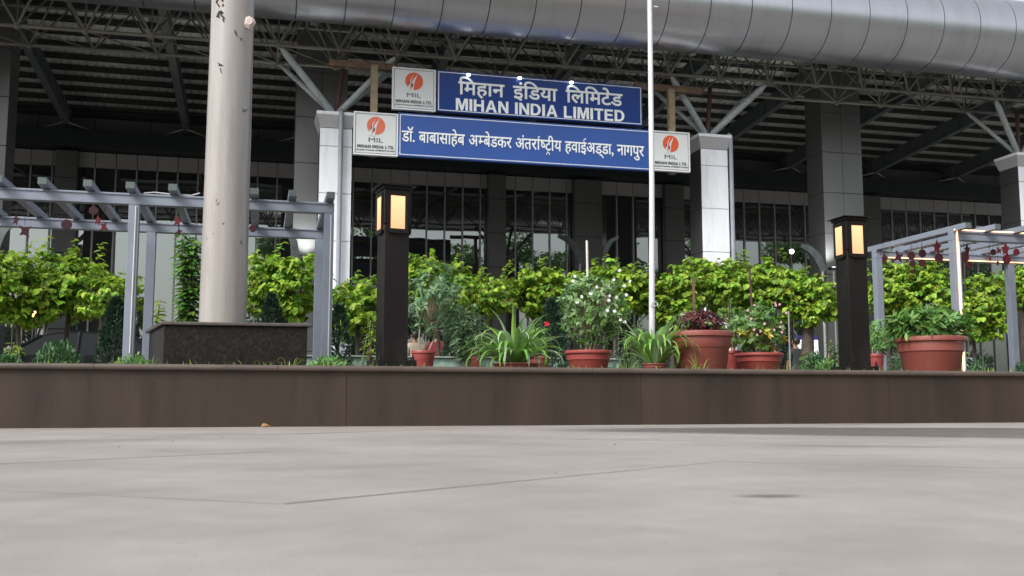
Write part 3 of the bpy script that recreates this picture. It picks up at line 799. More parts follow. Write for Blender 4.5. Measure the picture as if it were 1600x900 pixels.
quad_block([(pcx + (x - pcx) * 1.06, pcy + (y - pcy) * 1.06) for x, y in pq], pz + 0.002, pz + 0.032, M_grancap, 'plinth_cap', pl, 0.008)

M_pole = mat('white_pole', (0.66, 0.67, 0.70), 0.35, var=0.06, vscale=4)
pl_ = thing('flagpole', (3.475, 8.7, 0.385), 'very tall thin white pole rising past the blue boards', 'pole')
b = MB(); b.path([(3.515, 8.7, 0.38), (3.545, 8.7, 2.2), (3.565, 8.7, 6.5)], [0.030, 0.025, 0.021], n=12); b.build('shaft', M_pole, pl_, smooth=True)
p = at(1018, 475, 8.66)
b = MB(); b.path([(3.53 + 0.04 * math.cos(q) , 8.66 , p.z + 0.02 * math.sin(q)) for q in np.linspace(0, 2 * math.pi, 9)], 0.004, n=5); b.build('cleat', M_pole, pl_)
p = at(1019, 10, 8.66)
MB().tube((p.x + 0.02, 8.66, p.z), (p.x + 0.06, 8.66, p.z), 0.007, n=6).build('pulley', M_pole, pl_)

def lamp(cx, cy, rz, label):
    w = 0.098; zb = 0.405
    M_b = mat('bollard_paint', (0.011, 0.0095, 0.0095), 0.4, spec=0.28, var=0.12, vscale=6, dirt=(0.05, 0.045, 0.04), dirt_amt=0.35, dscale=5, stretch=(1, 1, 0.4))
    M_l = mat('bollard_lit_pane', (0.25, 0.16, 0.08), 0.4, emit=(1.0, 0.50, 0.25), estr=1.0)
    t_ = M_l.node_tree; bb = t_.nodes['Principled BSDF']
    if not bb.inputs['Emission Strength'].is_linked:
        tc = t_.nodes.new('ShaderNodeTexCoord'); sp = t_.nodes.new('ShaderNodeSeparateXYZ'); r_ = t_.nodes.new('ShaderNodeMapRange')
        t_.links.new(tc.outputs['Object'], sp.inputs[0]); t_.links.new(sp.outputs['Z'], r_.inputs['Value'])
        r_.inputs['From Min'].default_value = 1.0; r_.inputs['From Max'].default_value = 1.36; r_.inputs['To Min'].default_value = 0.46; r_.inputs['To Max'].default_value = 0.95
        t_.links.new(r_.outputs[0], bb.inputs['Emission Strength'])
    root = thing('bollard_lamp', (cx, cy, zb), label, 'lamp', 'square black bollard lamps with lit lanterns')
    def P(mb): mb.v = [(x + cx, y + cy, z + zb) for x, y, z in mb.v]; return mb
    P(MB().box(-w, w, -w, w, 0.0, 1.12, bev=0.004)).build('post', M_b, root)
    bp = P(MB().box(-w - 0.055, w + 0.055, -w - 0.055, w + 0.055, 0.0, 0.075, bev=0.003)).build('base_plate', M_b, root)
    for sx in (-1, 1):
        for sy in (-1, 1): P(MB().lathe((sx * (w + 0.03), sy * (w + 0.03), 0), [(0.013, 0.075), (0.013, 0.098), (0.006, 0.10), (0.006, 0.118), (0, 0.118)], 6)).build('bolt', M_b, bp)
    P(MB().box(-w - 0.008, w + 0.008, -w - 0.008, w + 0.008, 1.12, 1.39, bev=0.004)).build('lantern_box', M_b, root)
    cp = MB(); cw = w + 0.045
    cp.box(-w - 0.018, w + 0.018, -w - 0.018, w + 0.018, 1.392, 1.415)
    cp.add([(-cw, -cw, 1.417), (cw, -cw, 1.417), (cw, cw, 1.417), (-cw, cw, 1.417), (-cw, -cw, 1.424), (cw, -cw, 1.424), (cw, cw, 1.424), (-cw, cw, 1.424), (0, 0, 1.45)],
           [(0, 3, 2, 1), (0, 1, 5, 4), (1, 2, 6, 5), (2, 3, 7, 6), (3, 0, 4, 7), (4, 5, 8), (5, 6, 8), (6, 7, 8), (7, 4, 8)])
    P(cp).build('cap', M_b, root)
    for k in range(4):
        M4 = Matrix.Rotation(k * math.pi / 2, 4, 'Z'); yf = -w - 0.009
        fr = MB(); hw = 0.082; z0, z1 = 1.05, 1.375; c_ = 0.018
        o_ = [(-hw + c_, z0), (hw - c_, z0), (hw, z0 + c_), (hw, z1 - c_), (hw - c_, z1), (-hw + c_, z1), (-hw, z1 - c_), (-hw, z0 + c_)]
        i_ = [(-0.058, z0 + 0.034), (0.058, z0 + 0.034), (0.058, z0 + 0.034), (0.058, z1 - 0.034), (0.058, z1 - 0.034), (-0.058, z1 - 0.034), (-0.058, z1 - 0.034), (-0.058, z0 + 0.034)]
        vs = [(x, yf - 0.014, z) for x, z in o_] + [(x, yf - 0.012, z) for x, z in i_] + [(x, yf, z) for x, z in o_] + [(x, yf - 0.002, z) for x, z in i_]
        fs = [(i, (i + 1) % 8, 8 + (i + 1) % 8, 8 + i) for i in range(8)] + [((i + 1) % 8, i, 16 + i, 16 + (i + 1) % 8) for i in range(8)] + [(8 + i, 8 + (i + 1) % 8, 24 + (i + 1) % 8, 24 + i) for i in range(8)]
        fr.add(vs, fs)
        for z in (z0 + 0.018, z1 - 0.018): fr.tube((0, yf - 0.02, z), (0, yf - 0.012, z), 0.005, n=8)
        fr.v = [tuple(M4 @ Vector(v)) for v in fr.v]; f_ = P(fr).build('window_frame', M_b, root)
        pn = MB(); pn.box(-0.0575, 0.0575, yf - 0.007, yf - 0.001, z0 + 0.0345, z1 - 0.0345); pn.v = [tuple(M4 @ Vector(v)) for v in pn.v]
        P(pn).build('lit_pane', M_l, f_)
    root.rotation_euler = (0, 0, rz)
lamp(0.985, 7.72, R(10), 'square black bollard lamp in the middle left, a red pot beside it')
lamp(5.19, 8.02, R(0), 'square black bollard lamp beside the lit pergola on the right')

# ------------------------------------------------------------------ pergolas
M_perg = mat('pergola_blue_grey', (0.25, 0.285, 0.35), 0.38, var=0.06, vscale=3, dirt=(0.2, 0.2, 0.2), dirt_amt=0.4, dscale=4, metal=0.2)
M_cap = mat('rafter_cap_green', (0.10, 0.13, 0.125), 0.45, var=0.1)
M_wire = mat('conduit', (0.55, 0.56, 0.56), 0.5)
M_strip = mat('warm_led_strip', (1, 0.8, 0.6), 0.5, emit=(1.0, 0.46, 0.19), estr=1.9)
def pergola(xs, yf, yb, zt, x0, x1, raf, label, skip_back=()):
    root = thing('pergola', ((x0 + x1) / 2, yf, 0.385), label, 'pergola', 'blue grey steel pergolas')
    for x in xs:
        b = MB(); b.box(x - 0.05, x + 0.05, yf - 0.05, yf + 0.05, 0.2, zt - 0.002, bev=0.004); b.build('post', M_perg, root)
        MB().tube((x + 0.02, yf - 0.058, 0.4), (x + 0.02, yf - 0.058, zt - 0.02), 0.008, n=6).build('conduit', M_wire, root)
        b = MB(); b.box(x - 0.05, x + 0.05, yb - 0.05, yb + 0.05, 0.2, zt - 0.002, bev=0.004); b.build('post', M_perg, root)
    for y in (yf, yb):
        b = MB(); b.box(x0, x1, y - 0.05, y + 0.05, zt, zt + 0.11, bev=0.004)
        b.box(x0, x1, y - 0.064, y - 0.05, zt + 0.09, zt + 0.104); b.build('beam', M_perg, root)
    for x in raf:
        b = MB(); b.box(x - 0.04, x + 0.04, yf - 0.26, yb + 0.2, zt + 0.112, zt + 0.18, bev=0.003); r_ = b.build('rafter', M_perg, root)
        b = MB(); b.box(x - 0.038, x + 0.038, yf - 0.268, yf - 0.261, zt + 0.114, zt + 0.178); b.build('end_cap', M_cap, r_)
    return root
raf = [-2.83, -2.41, -2.03, -1.63, -1.25, -0.86, -0.48, -0.09, 0.28, 0.655]
pergola([-5.0, -1.23, 0.655], 10.35, 12.0, 2.09, -6.0, 0.705, [-5.6, -5.2, -4.8, -4.4, -4.0, -3.6, -3.22] + raf, 'blue grey steel pergola behind the off-white mast on the left')
rp = pergola([8.25, 10.4, 12.5], 10.52, 12.12, 2.14, 8.2, 13.0, [8.25 + 0.42 * k for k in range(12)], 'blue grey steel pergola with lit warm strips on the right')
for (p0, p1, w_, h_) in (((8.25, 10.462, 0.42), (8.25, 10.462, 2.25), 0.012, 0.012), ((8.20, 10.448, 2.262), (13.0, 10.448, 2.262), 0.012, 0.012),
                         ((8.3, 10.59, 2.155), (13, 10.59, 2.155), 0.01, 0.01), ((8.3, 12.055, 2.15), (13, 12.055, 2.15), 0.01, 0.01)):
    MB().bar(p0, p1, w_, h_).build('light_strip', M_strip, rp)
# pale cable lying loose along the left beams
b = MB(); b.path([(-1.15, 10.33, 2.212), (-1.05, 10.34, 2.228), (-0.9, 10.33, 2.215), (-0.7, 10.34, 2.214), (-0.62, 10.33, 2.24)], 0.006, n=5)
tag(b.build('loose_cable', M_wire), 'pale loose cable lying on the front beam of the left pergola', 'cable')

# hanging red decorations
M_red = mat('dark_red_felt', (0.04, 0.0045, 0.009), 0.7, var=0.2, vscale=20)
M_red2 = mat('bright_red_felt', (0.12, 0.006, 0.014), 0.6, var=0.2, vscale=20)
def star(n, r0, r1, ph=0.3): return [((r1 if k % 2 else r0) * math.cos(ph + math.pi * k / n), (r1 if k % 2 else r0) * math.sin(ph + math.pi * k / n)) for k in range(2 * n)]
def deco(px, py, Y, kind, r, top, m, label, grp):
    p = at(px, py, Y); o = thing('hanging_ornament', p, label, 'ornament', grp)
    b = MB()
    if kind == 'disc': pts = [(r * math.cos(q * math.pi / 9), r * math.sin(q * math.pi / 9)) for q in range(18)]
    elif kind == 'star': pts = [(x_ * rnd.uniform(.6, 1.15), z_ * rnd.uniform(.75, 1.3)) for x_, z_ in star(4, r, r * 0.38, rnd.uniform(0, 1))]
    elif kind == 'leaf': pts = [(x_ * r * rnd.uniform(.8, 1.1), z_ * r) for x_, z_ in ((0, 1.25), (-.28, .5), (-.75, .3), (-.38, -.05), (-.6, -.85), (-.05, -.5), (.3, -1.15), (.42, -.15), (.85, .45), (.3, .5))]
    b.prism([(p.x + x, p.z + z) for x, z in pts], Y - 0.006, Y + 0.006); b.build('felt_shape', m, o)
    MB().tube((p.x, Y, p.z + r * 0.8), (p.x, Y, top), 0.0025, n=4).build('string', M_black, o)
GL, GR = 'red ornaments hanging in the left pergola', 'red ornaments hanging in the right pergola'
for a_ in ((25, 344, 11.2, 'leaf', .05, 'dark red leaf ornament nearest the left edge under the pergola beam'),
          (38, 361, 11.2, 'star', .08, 'dark red pointed ornament low at the far left of the pergola'),
          (104, 351, 11.4, 'disc', .055, 'small round red ornament hanging between two rafters'),
          (146, 329, 10.9, 'disc', .045, 'dull red round ornament high, left of the pergola double post'),
          (153, 345, 11.2, 'leaf', .05, 'bright red leaf ornament left of the pergola double post'),
          (162, 354, 11.2, 'star', .065, 'bright red pointed ornament just left of the double post'),
          (277, 346, 11.2, 'leaf', .055, 'bright red leaf ornament just left of the mast'),
          (280, 362, 11.2, 'star', .05, 'dark red pointed ornament below the leaf left of the mast'),
          (395, 357, 11.2, 'disc', .04, 'small red ornament just right of the mast')):
    deco(*a_[:5], 2.2, M_red2 if 'bright' in a_[5] else M_red, a_[5], GL)
for k, a_ in enumerate(((1382, 405, 11.4, 'leaf', .07, 'dull red leaf ornament at the far left corner of the lit pergola'),
          (1404, 401, 11.4, 'star', .09, 'large dull red pointed ornament near the left corner of the lit pergola'),
          (1424, 399, 11.3, 'disc', .055, 'upper left disc of the red disc cluster in the lit pergola'),
          (1441, 396, 11.3, 'disc', .055, 'upper right disc of the red disc cluster in the lit pergola'),
          (1426, 412, 11.3, 'disc', .045, 'middle left disc of the red disc cluster in the lit pergola'),
          (1441, 411, 11.3, 'disc', .05, 'middle right disc of the red disc cluster in the lit pergola'),
          (1425, 424, 11.3, 'disc', .03, 'small bottom disc of the red disc cluster in the lit pergola'),
          (1464, 387, 11.0, 'leaf', .075, 'large bright red leaf ornament left of the lit post'),
          (1467, 403, 11.0, 'disc', .06, 'dull red disc under the leaf left of the lit post'),
          (1507, 402, 11.0, 'disc', .065, 'dark red disc right of the lit post'),
          (1514, 415, 11.0, 'disc', .05, 'lower dark red disc right of the lit post'),
          (1511, 390, 11.0, 'leaf', .06, 'small dull red leaf ornament high right of the lit post'),
          (1552, 394, 11.0, 'disc', .04, 'narrow red disc in the middle of the right bay'),
          (1561, 392, 11.0, 'star', .05, 'red pointed ornament left of the bright cluster'),
          (1571, 390, 11.0, 'leaf', .085, 'bright red leaf ornament beside the rear post'),
          (1573, 405, 11.0, 'disc', .06, 'bright red disc in front of the rear post'),
          (1547, 404, 11.0, 'leaf', .03, 'tiny bright red ornament in the right bay'),
          (1559, 411, 11.0, 'leaf', .03, 'tiny dull red ornament lowest in the right bay'),
          (1588, 394, 11.0, 'disc', .045, 'bright red disc nearest the right edge'))):
    deco(*a_[:5], 2.25, M_red2 if 'bright' in a_[5] else M_red, a_[5], GR)

# fountain rim of pale green mosaic
M_mosaic = mat('pale_green_mosaic', (0.34, 0.50, 0.44), 0.35, var=0.25, vscale=14, dirt=(0.15, 0.22, 0.2), dirt_amt=0.6, dscale=9)
b = MB(); b.box(-0.6, 4.6, 12.5, 12.7, 0.2, 0.715, bev=0.01)
ft = thing('fountain_rim', (2, 12.6, 0.385), 'low pale green mosaic rim behind the bollard and pots', 'fountain')
b.build('rim_wall', M_mosaic, ft)
MB().box(-0.65, 4.65, 12.46, 12.74, 0.717, 0.735, bev=0.005).build('rim_cap', mat('rim_cap', (0.4, 0.45, 0.42), 0.4, var=0.2), ft)

# ================================================================== PLANTS
M_lime = mat('lime_leaf', (0.31, 0.47, 0.05), 0.42, island=0.35, trans=0.38, spec=0.4)
M_limed = mat('older_lime_leaf', (0.11, 0.22, 0.03), 0.4, island=0.35, trans=0.3)
M_youngtip = mat('young_tip_leaf', (0.34, 0.24, 0.06), 0.45, island=0.3, trans=0.35)
M_mid = mat('mid_green_leaf', (0.10, 0.22, 0.035), 0.42, island=0.35, trans=0.3)
M_upright = mat('bright_green_leaf', (0.12, 0.27, 0.045), 0.4, island=0.35, trans=0.35)
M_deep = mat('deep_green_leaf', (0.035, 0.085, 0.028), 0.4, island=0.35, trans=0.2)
M_thuja = mat('thuja_leaf', (0.026, 0.072, 0.036), 0.6, island=0.35, trans=0.1)
M_blueg = mat('blue_green_leaf', (0.15, 0.27, 0.13), 0.42, island=0.3, trans=0.3)
M_grass = mat('grass_blade', (0.20, 0.32, 0.05), 0.5, island=0.4, trans=0.35)
M_strap = mat('strap_leaf', (0.21, 0.40, 0.08), 0.36, island=0.25, trans=0.3)
M_strapw = mat('pale_strap_leaf', (0.36, 0.48, 0.28), 0.4, island=0.2, trans=0.3)
M_vari = mat('variegated_leaf', (0.21, 0.34, 0.14), 0.45, island=0.45, trans=0.3)
M_yel = mat('yellow_leaf', (0.50, 0.42, 0.07), 0.5, island=0.3, trans=0.3)
M_purp = mat('purple_leaf', (0.12, 0.028, 0.035), 0.5, island=0.5, trans=0.25)
M_petal = mat('white_petal', (0.8, 0.82, 0.8), 0.5)
M_pink = mat('pink_petal', (0.66, 0.38, 0.42), 0.5)
M_redp = mat('red_petal', (0.6, 0.02, 0.04), 0.5)
M_bark = mat('bark', (0.075, 0.058, 0.045), 0.85, var=0.3, vscale=12, bump=0.5, bscale=30)
M_stem = mat('pale_stem', (0.30, 0.25, 0.17), 0.7, var=0.25, vscale=20)
M_bark2 = mat('big_tree_bark', (0.06, 0.05, 0.04), 0.9, var=0.3, vscale=3)

def sprays(g, C, axes, n_sp, per, leaf, lift=0.15, spread=0.16, hfac=0.5, droop=0.6, shell=0.55):
    """Leaf positions: short outward twigs through an ellipsoid, leaves hanging in flat layered fans along each."""
    P, D, N, tw = [], [], [], []
    C = np.array(C); axes = np.array(axes)
    for _ in range(n_sp):
        u = unit(g, 1)[0]; u[2] = u[2] * 0.9
        rr = shell + (1 - shell) * g.random() ** 0.6
        q = C + u * axes * rr
        out = np.array([u[0], u[1], 0.15 + 0.35 * max(u[2], 0)]) + g.normal(0, 0.25, 3) * np.array([1, 1, 0.4]); out /= np.linalg.norm(out)
        ln = spread * (0.7 + 0.8 * g.random()) * 2
        tip = q + out * ln * 0.5; root = q - out * ln * 0.5
        tw.append((root, tip))
        side = np.cross(out, [0, 0, 1.0]); side /= np.linalg.norm(side) + 1e-6
        for k in range(per):
            t_ = g.random(); s_ = 1 if k % 2 else -1
            p = root + (tip - root) * t_ + side * s_ * 0.01
            dd = out * (0.35 + 0.5 * t_) + side * s_ * (0.9 - 0.5 * t_) + np.array([0, 0, -droop * (0.4 + 0.8 * g.random())]) + g.normal(0, 0.22, 3)
            P.append(p); D.append(dd); N.append(np.array([0, 0, 1.0]) + out * 0.5 + g.normal(0, 0.25, 3))
    return P, D, N, tw
def crown_tree(px, pyt, pyb, wpx, Y, label, trunk_px=None, dens=1.0, seed=0, m=None, leaf=0.105, depth=0.55, grp='round leaved lime green trees in a row behind the bed', ztrunk=0.0, extra=()):
    g = rng(seed + 100)
    c = at(px, (pyt + pyb) / 2, Y); s_ = Y / 1570.0 / math.cos(YAW) * 1.03; wpx *= 1.34; pyb += 10; depth *= 1.15
    rx = wpx * s_ / 2; rz = (pyb - pyt) * s_ / 2
    tp = at(trunk_px if trunk_px else px, 560, Y)
    root = thing('tree', (tp.x, Y, ztrunk), label, 'tree', grp)
    vol = rx * rz
    nsp = int(115 * dens * vol / 0.3)
    lobes = [((c.x, Y, c.z), (rx * 0.62, depth, rz * 0.72), 0.5)]
    nl = 5
    for k in range(nl):
        a_ = g.random() * 6.28
        lobes.append(((c.x + rx * 0.62 * math.cos(a_) , Y + depth * g.uniform(-.6, .5), c.z + rz * 0.55 * math.sin(a_)), (rx * 0.45, depth * 0.5, rz * 0.42), 0.14))
    P, D, N, tw = [], [], [], []
    for (cc, ax, fr) in lobes:
        p, d_, n_, t_ = sprays(g, cc, ax, max(4, int(nsp * fr)), 15, leaf, spread=0.11, droop=0.7)
        P += p; D += d_; N += n_; tw += t_
    # rising leaders at the top
    for k in range(max(2, int(rx * 5))):
        x = c.x + rx * g.uniform(-0.8, 0.8); z = c.z + rz * g.uniform(0.7, 1.05)
        r0 = np.array([x, Y + g.uniform(-.3, .3), z - 0.15]); t1 = r0 + np.array([g.normal(0, .06), g.normal(0, .06), 0.22 + 0.1 * g.random()])
        tw.append((r0, t1))
        for j in range(9):
            t_ = j / 9.0; a_ = j * 2.4
            P.append(r0 + (t1 - r0) * t_); D.append(np.array([math.cos(a_), math.sin(a_), -0.25 + 0.5 * t_])); N.append(np.array([0, 0, 1.0]) + g.normal(0, .2, 3))
    L_ = leaf * (0.7 + 0.5 * g.random(len(P)))
    fo = leaf_mb(P, D, N, L_, 1.0, 'heart', fold=0.22, droop=0.3)
    per_ = len(fo.f) // len(P); dk = g.random(len(P)) < 0.18
    fo.mi = [int(dk[i // per_]) for i in range(len(fo.f))]
    ii = g.choice(len(P), max(6, len(P) // 40), replace=False)            # reddish young tips
    n0 = len(fo.f); leaf_mb([np.array(P[i]) + [0, 0, 0.03] for i in ii], [D[i] for i in ii], [N[i] for i in ii], leaf * 0.6, 0.9, 'heart', mb=fo); fo.mi = fo.mi[:n0] + [2] * (len(fo.f) - n0)
    fo.build('foliage', [m or M_lime, M_limed, M_youngtip], root, fix=False)
    b = MB(); zf = c.z - rz * 0.5; mid = Vector((tp.x + g.normal(0, .03), Y, (ztrunk + zf) / 2))
    b.path([(tp.x, Y, ztrunk - 0.05), mid, (tp.x * 0.6 + c.x * 0.4, Y, zf)], [0.05, 0.038, 0.03], n=8)
    st = Vector((tp.x * 0.6 + c.x * 0.4, Y, zf))
    for k in range(7):
        e_ = Vector((c.x + rx * 0.7 * math.cos(k * 0.9 + 0.2), Y + depth * 0.6 * math.sin(k * 2.1), c.z + rz * g.uniform(-0.3, 0.6)))
        b.path([st, st.lerp(e_, 0.5) + Vector((0, 0, 0.05)), e_], [0.022, 0.014, 0.006], n=5)
    for r0, t1 in tw[::2]: b.tube(r0, t1, 0.004, 0.002, n=3, cap=False)
    b.build('trunk', M_bark, root, smooth=True)
    return root
TREES = [
 (25, 408, 500, 120, 16.5, None, 'leftmost lime green tree at the left edge under the pergola'),
 (110, 395, 492, 120, 17.0, 105, 'lime green tree with a thin trunk over the parked car on the left'),
 (168, 428, 486, 70, 16.2, 150, 'small lime green tree just left of the pergola double post'),
 (415, 404, 492, 60, 17.0, 420, 'lime green tree right behind the mast'),
 (462, 402, 500, 75, 16.4, 450, 'lime green tree left of the right pergola post, leaves hanging low'),
 (556, 430, 530, 66, 15.8, 560, 'slim lime green tree between the white column and the bollard lamp'),
 (670, 402, 500, 110, 17.2, 690, 'lime green tree right behind the bollard lamp in the middle'),
 (762, 430, 500, 95, 16.6, 770, 'lime green tree above the left strap leaved plant'),
 (835, 420, 505, 100, 17.3, 830, 'lime green tree left of the white flowered shrub'),
 (905, 415, 500, 90, 17.8, 900, 'lime green tree behind the short white stake'),
 (965, 408, 500, 90, 17.0, 960, 'lime green tree left of the tall thin pole'),
 (1050, 420, 515, 90, 16.8, 1050, 'lime green tree just right of the tall thin pole'),
 (1118, 396, 500, 100, 17.4, 1120, 'lime green tree under the white column by the logo sign'),
 (1185, 400, 505, 100, 17.0, 1180, 'lime green tree left of the dark trunked one, behind the stake'),
 (1262, 415, 512, 100, 16.4, 1264, 'lime green tree with a stout dark trunk left of the right bollard'),
 (1395, 402, 500, 80, 17.0, 1390, 'lime green tree inside the left bay of the lit pergola'),
 (1450, 400, 520, 85, 16.4, 1446, 'lime green tree behind the big pot on the right'),
 (1522, 425, 545, 90, 16.0, 1520, 'lime green tree right of the lit post, leaves down to the bed'),
 (1602, 400, 500, 60, 16.4, 1600, 'lime green tree cut by the right edge'),
]
for k, (px, t_, b_, w_, Y, tp, lab) in enumerate(TREES):
    crown_tree(px, t_, b_, w_, Y, lab, tp, seed=k)
# stout trunk of the tree beside the right bollard
p = at(1264, 575, 16.4)
rt = [o for o in COL.objects if o.get('label', '').startswith('lime green tree with a stout')][0]
b = MB(); b.path([(p.x, 16.4, 0), (p.x - 0.02, 16.4, 1.0), (p.x + 0.03, 16.4, 1.9)], [0.15, 0.12, 0.09], n=10); b.build('main_stem', M_bark, rt, smooth=True)

def upright_plant(px, pyt, pyb, wpx, Y, label, m, leaf=0.14, n_st=5, seed=0, name='shrub', cat='shrub', shape='lance', zb=0.385):
    g = rng(seed); s_ = Y / 1570.0 * 1.03
    top = at(px, pyt, Y); rx = wpx * s_ / 2
    root = thing(name, (top.x, Y, zb), label, cat)
    b = MB(); P, D, N = [], [], []
    zlow = at(px, pyb, Y).z
    for k in range(n_st):
        ex = top.x + rx * 0.6 * g.uniform(-1, 1); ey = Y + rx * g.uniform(-.6, .6); ez = zlow + (top.z - zlow) * (1.0 if k == 0 else g.uniform(0.6, 0.97))
        bs = Vector((top.x + g.normal(0, .03), Y + g.normal(0, .03), zb)); en = Vector((ex, ey, ez))
        b.path([bs, bs.lerp(en, .5) + Vector((g.normal(0, .03), 0, 0)), en], [0.012, 0.009, 0.004], n=5)
        z = zlow; nl = int((ez - zlow) / 0.014)
        for j in range(nl):
            f_ = (zlow - zb + (ez - zlow) * j / nl) / (ez - zb); p = bs.lerp(en, f_); a_ = j * 2.4 + k
            rr = 1 - 0.4 * (j / nl)
            P.append(np.array(p)); D.append(np.array([math.cos(a_), math.sin(a_), 0.45 - 0.5 * g.random()])); N.append(np.array([0, 0, 1.0]) + g.normal(0, .2, 3))
    leaf_mb(P, D, N, leaf * (0.7 + 0.6 * g.random(len(P))), 0.5, shape, fold=0.2, droop=0.45).build('foliage', m, root, fix=False)
    b.build('stem', M_stem, root, smooth=True)
    return root
upright_plant(298, 362, 505, 46, 13.2, 'tall upright bright green plant between pergola post and mast', M_upright, leaf=0.15, n_st=8, seed=3)
upright_plant(243, 468, 525, 26, 12.8, 'small lime green plant right of the pergola double post', M_lime, leaf=0.10, n_st=3, seed=4, shape='heart')
upright_plant(732, 472, 560, 66, 12.3, 'grey green shrub with whorled narrow leaves behind the small red pot', M_blueg, leaf=0.13, n_st=8, seed=5)
upright_plant(22, 535, 566, 36, 10.8, 'small yellow green plant at the left edge by the wall', M_lime, leaf=0.08, n_st=5, seed=6, shape='heart')
upright_plant(578, 500, 566, 22, 10.2, 'spindly lime green sapling left of the bollard lamp', M_lime, leaf=0.07, n_st=3, seed=7, shape='heart')
upright_plant(1305, 530, 576, 34, 12.5, 'leafy green weed at the foot of the grey column', M_mid, leaf=0.09, n_st=4, seed=8, shape='heart')
upright_plant(1498, 545, 578, 40, 11.4, 'yellow green plant right of the big pot on the right', M_lime, leaf=0.09, n_st=6, seed=9, shape='heart')
upright_plant(1255, 548, 578, 24, 12.0, 'small leafy sapling in front of the notice board', M_mid, leaf=0.08, n_st=3, seed=10, shape='heart')
upright_plant(838, 498, 560, 40, 9.6, 'thin green plant with a red flower behind the strap leaves', M_mid, leaf=0.06, n_st=5, seed=12)
upright_plant(990, 500, 566, 50, 12.0, 'dim mid green shrub behind the thin white pole', M_mid, leaf=0.12, n_st=6, seed=13)

def conifer(px, pyt, wpx, Y, label, seed):
    g = rng(seed); s_ = Y / 1570.0 * 1.03; top = at(px, pyt, Y); rx = wpx * s_ / 2; zb = 0.385
    root = thing('conifer', (top.x, Y, zb), label, 'conifer', 'dark green columnar conifers in the bed')
    n = int(2600 * (top.z - zb) * rx / 0.2); P = []; D = []
    for _ in range(n):
        t_ = g.random() ** 0.8; z = zb + (top.z - zb) * t_; r_ = rx * (1 - t_ ** 2.5) ** 0.8 * (0.55 + 0.5 * g.random()) * (1 + 0.12 * math.sin(t_ * 23 + seed))
        a_ = g.random() * 6.283; P.append(np.array([top.x + r_ * math.cos(a_), Y + r_ * math.sin(a_), z])); D.append(np.array([math.cos(a_), math.sin(a_), 0.9]) + g.normal(0, .35, 3))
    leaf_mb(P, D, unit(g, n), 0.065 * (0.6 + 0.8 * g.random(n)), 0.28, 'needle', fold=0.1, droop=0.1).build('foliage', M_thuja, root, fix=False)
    MB().path([(top.x, Y, zb - 0.02), (top.x, Y, top.z - 0.1)], [0.02, 0.008], n=6).build('trunk', M_bark, root, smooth=True)
for a_ in ((182, 468, 44, 12.6, 'dark conifer column left of the pergola double post', 1), (424, 462, 40, 12.9, 'dark conifer seen over the granite plinth', 2),
          (530, 478, 34, 11.3, 'slim dark conifer against the right pergola post', 3), (862, 470, 48, 11.6, 'dark conifer column between strap plant and white flowered shrub', 4),
          (712, 488, 40, 12.9, 'dark conifer behind the small red pot', 5), (322, 486, 30, 13.0, 'small dark conifer beside the tall upright plant', 6)):
    conifer(*a_)
def mound(px, pyt, wpx, Y, label, m, seed, name='low_shrub', leaf=0.03, dn=1.0, shape='lance', w=0.5):
    g = rng(seed); s_ = Y / 1570.0 * 1.03; top = at(px, pyt, Y); rx = wpx * s_ / 2; zb = 0.385; hz = top.z - zb
    root = thing(name, (top.x, Y, zb), label, 'shrub')
    n = int(9000 * rx * dn * max(hz, .15) * 2.0) + 200; u = unit(g, n); u[:, 2] = abs(u[:, 2]); r_ = 0.6 + 0.42 * g.random(n)
    P = np.array([top.x, Y, zb]) + u * np.array([rx, rx * 0.8, hz]) * r_[:, None]
    P[:, 2] += g.normal(0, 0.012, n)
    D = u + g.normal(0, .5, (n, 3)) + np.array([0, 0, .4])
    leaf_mb(P, D, u + [0, 0, .8], leaf * (0.6 + 0.9 * g.random(n)), w, shape, fold=0.2).build('foliage', m, root, fix=False)
    b = MB()
    for k in range(8): a_ = k * 0.8; b.path([(top.x, Y, zb - .01), (top.x + rx * .6 * math.cos(a_), Y + rx * .5 * math.sin(a_), zb + hz * .7)], [0.008, 0.003], n=4)
    b.build('stem', M_bark, root)
M_mgreen = mat('soft_green_leaf', (0.07, 0.17, 0.06), 0.5, island=0.35, trans=0.25)
M_lgreen = mat('fresh_green_leaf', (0.17, 0.34, 0.09), 0.5, island=0.35, trans=0.3)
mound(92, 536, 68, 10.6, 'fluffy rounded green shrub in front of the left glass', M_mgreen, 21, leaf=0.05, w=0.3)
mound(210, 558, 60, 8.6, 'low fresh green ground plant at the pergola post foot', M_lgreen, 22)
mound(512, 560, 66, 8.2, 'low fresh green ground plant right of the granite plinth', M_lgreen, 23)
mound(1272, 552, 50, 10.4, 'soft green shrub mound left of the right bollard', M_mgreen, 24, leaf=0.045, w=0.35)
mound(1292, 563, 50, 9.2, 'fresh green low mound touching the right bollard', M_lgreen, 25)
mound(1400, 552, 34, 10.4, 'clipped green ball shrub left of the big right pot', M_mgreen, 26, leaf=0.025)
mound(1528, 562, 46, 10.4, 'clipped green ball shrub right of the lit post', M_mgreen, 27, leaf=0.025)
mound(14, 556, 30, 10.2, 'dull green low shrub at the far left end', M_mgreen, 28, leaf=0.05)
mound(1594, 566, 24, 10.0, 'low green shrub at the far right end', M_mgreen, 29, leaf=0.03)

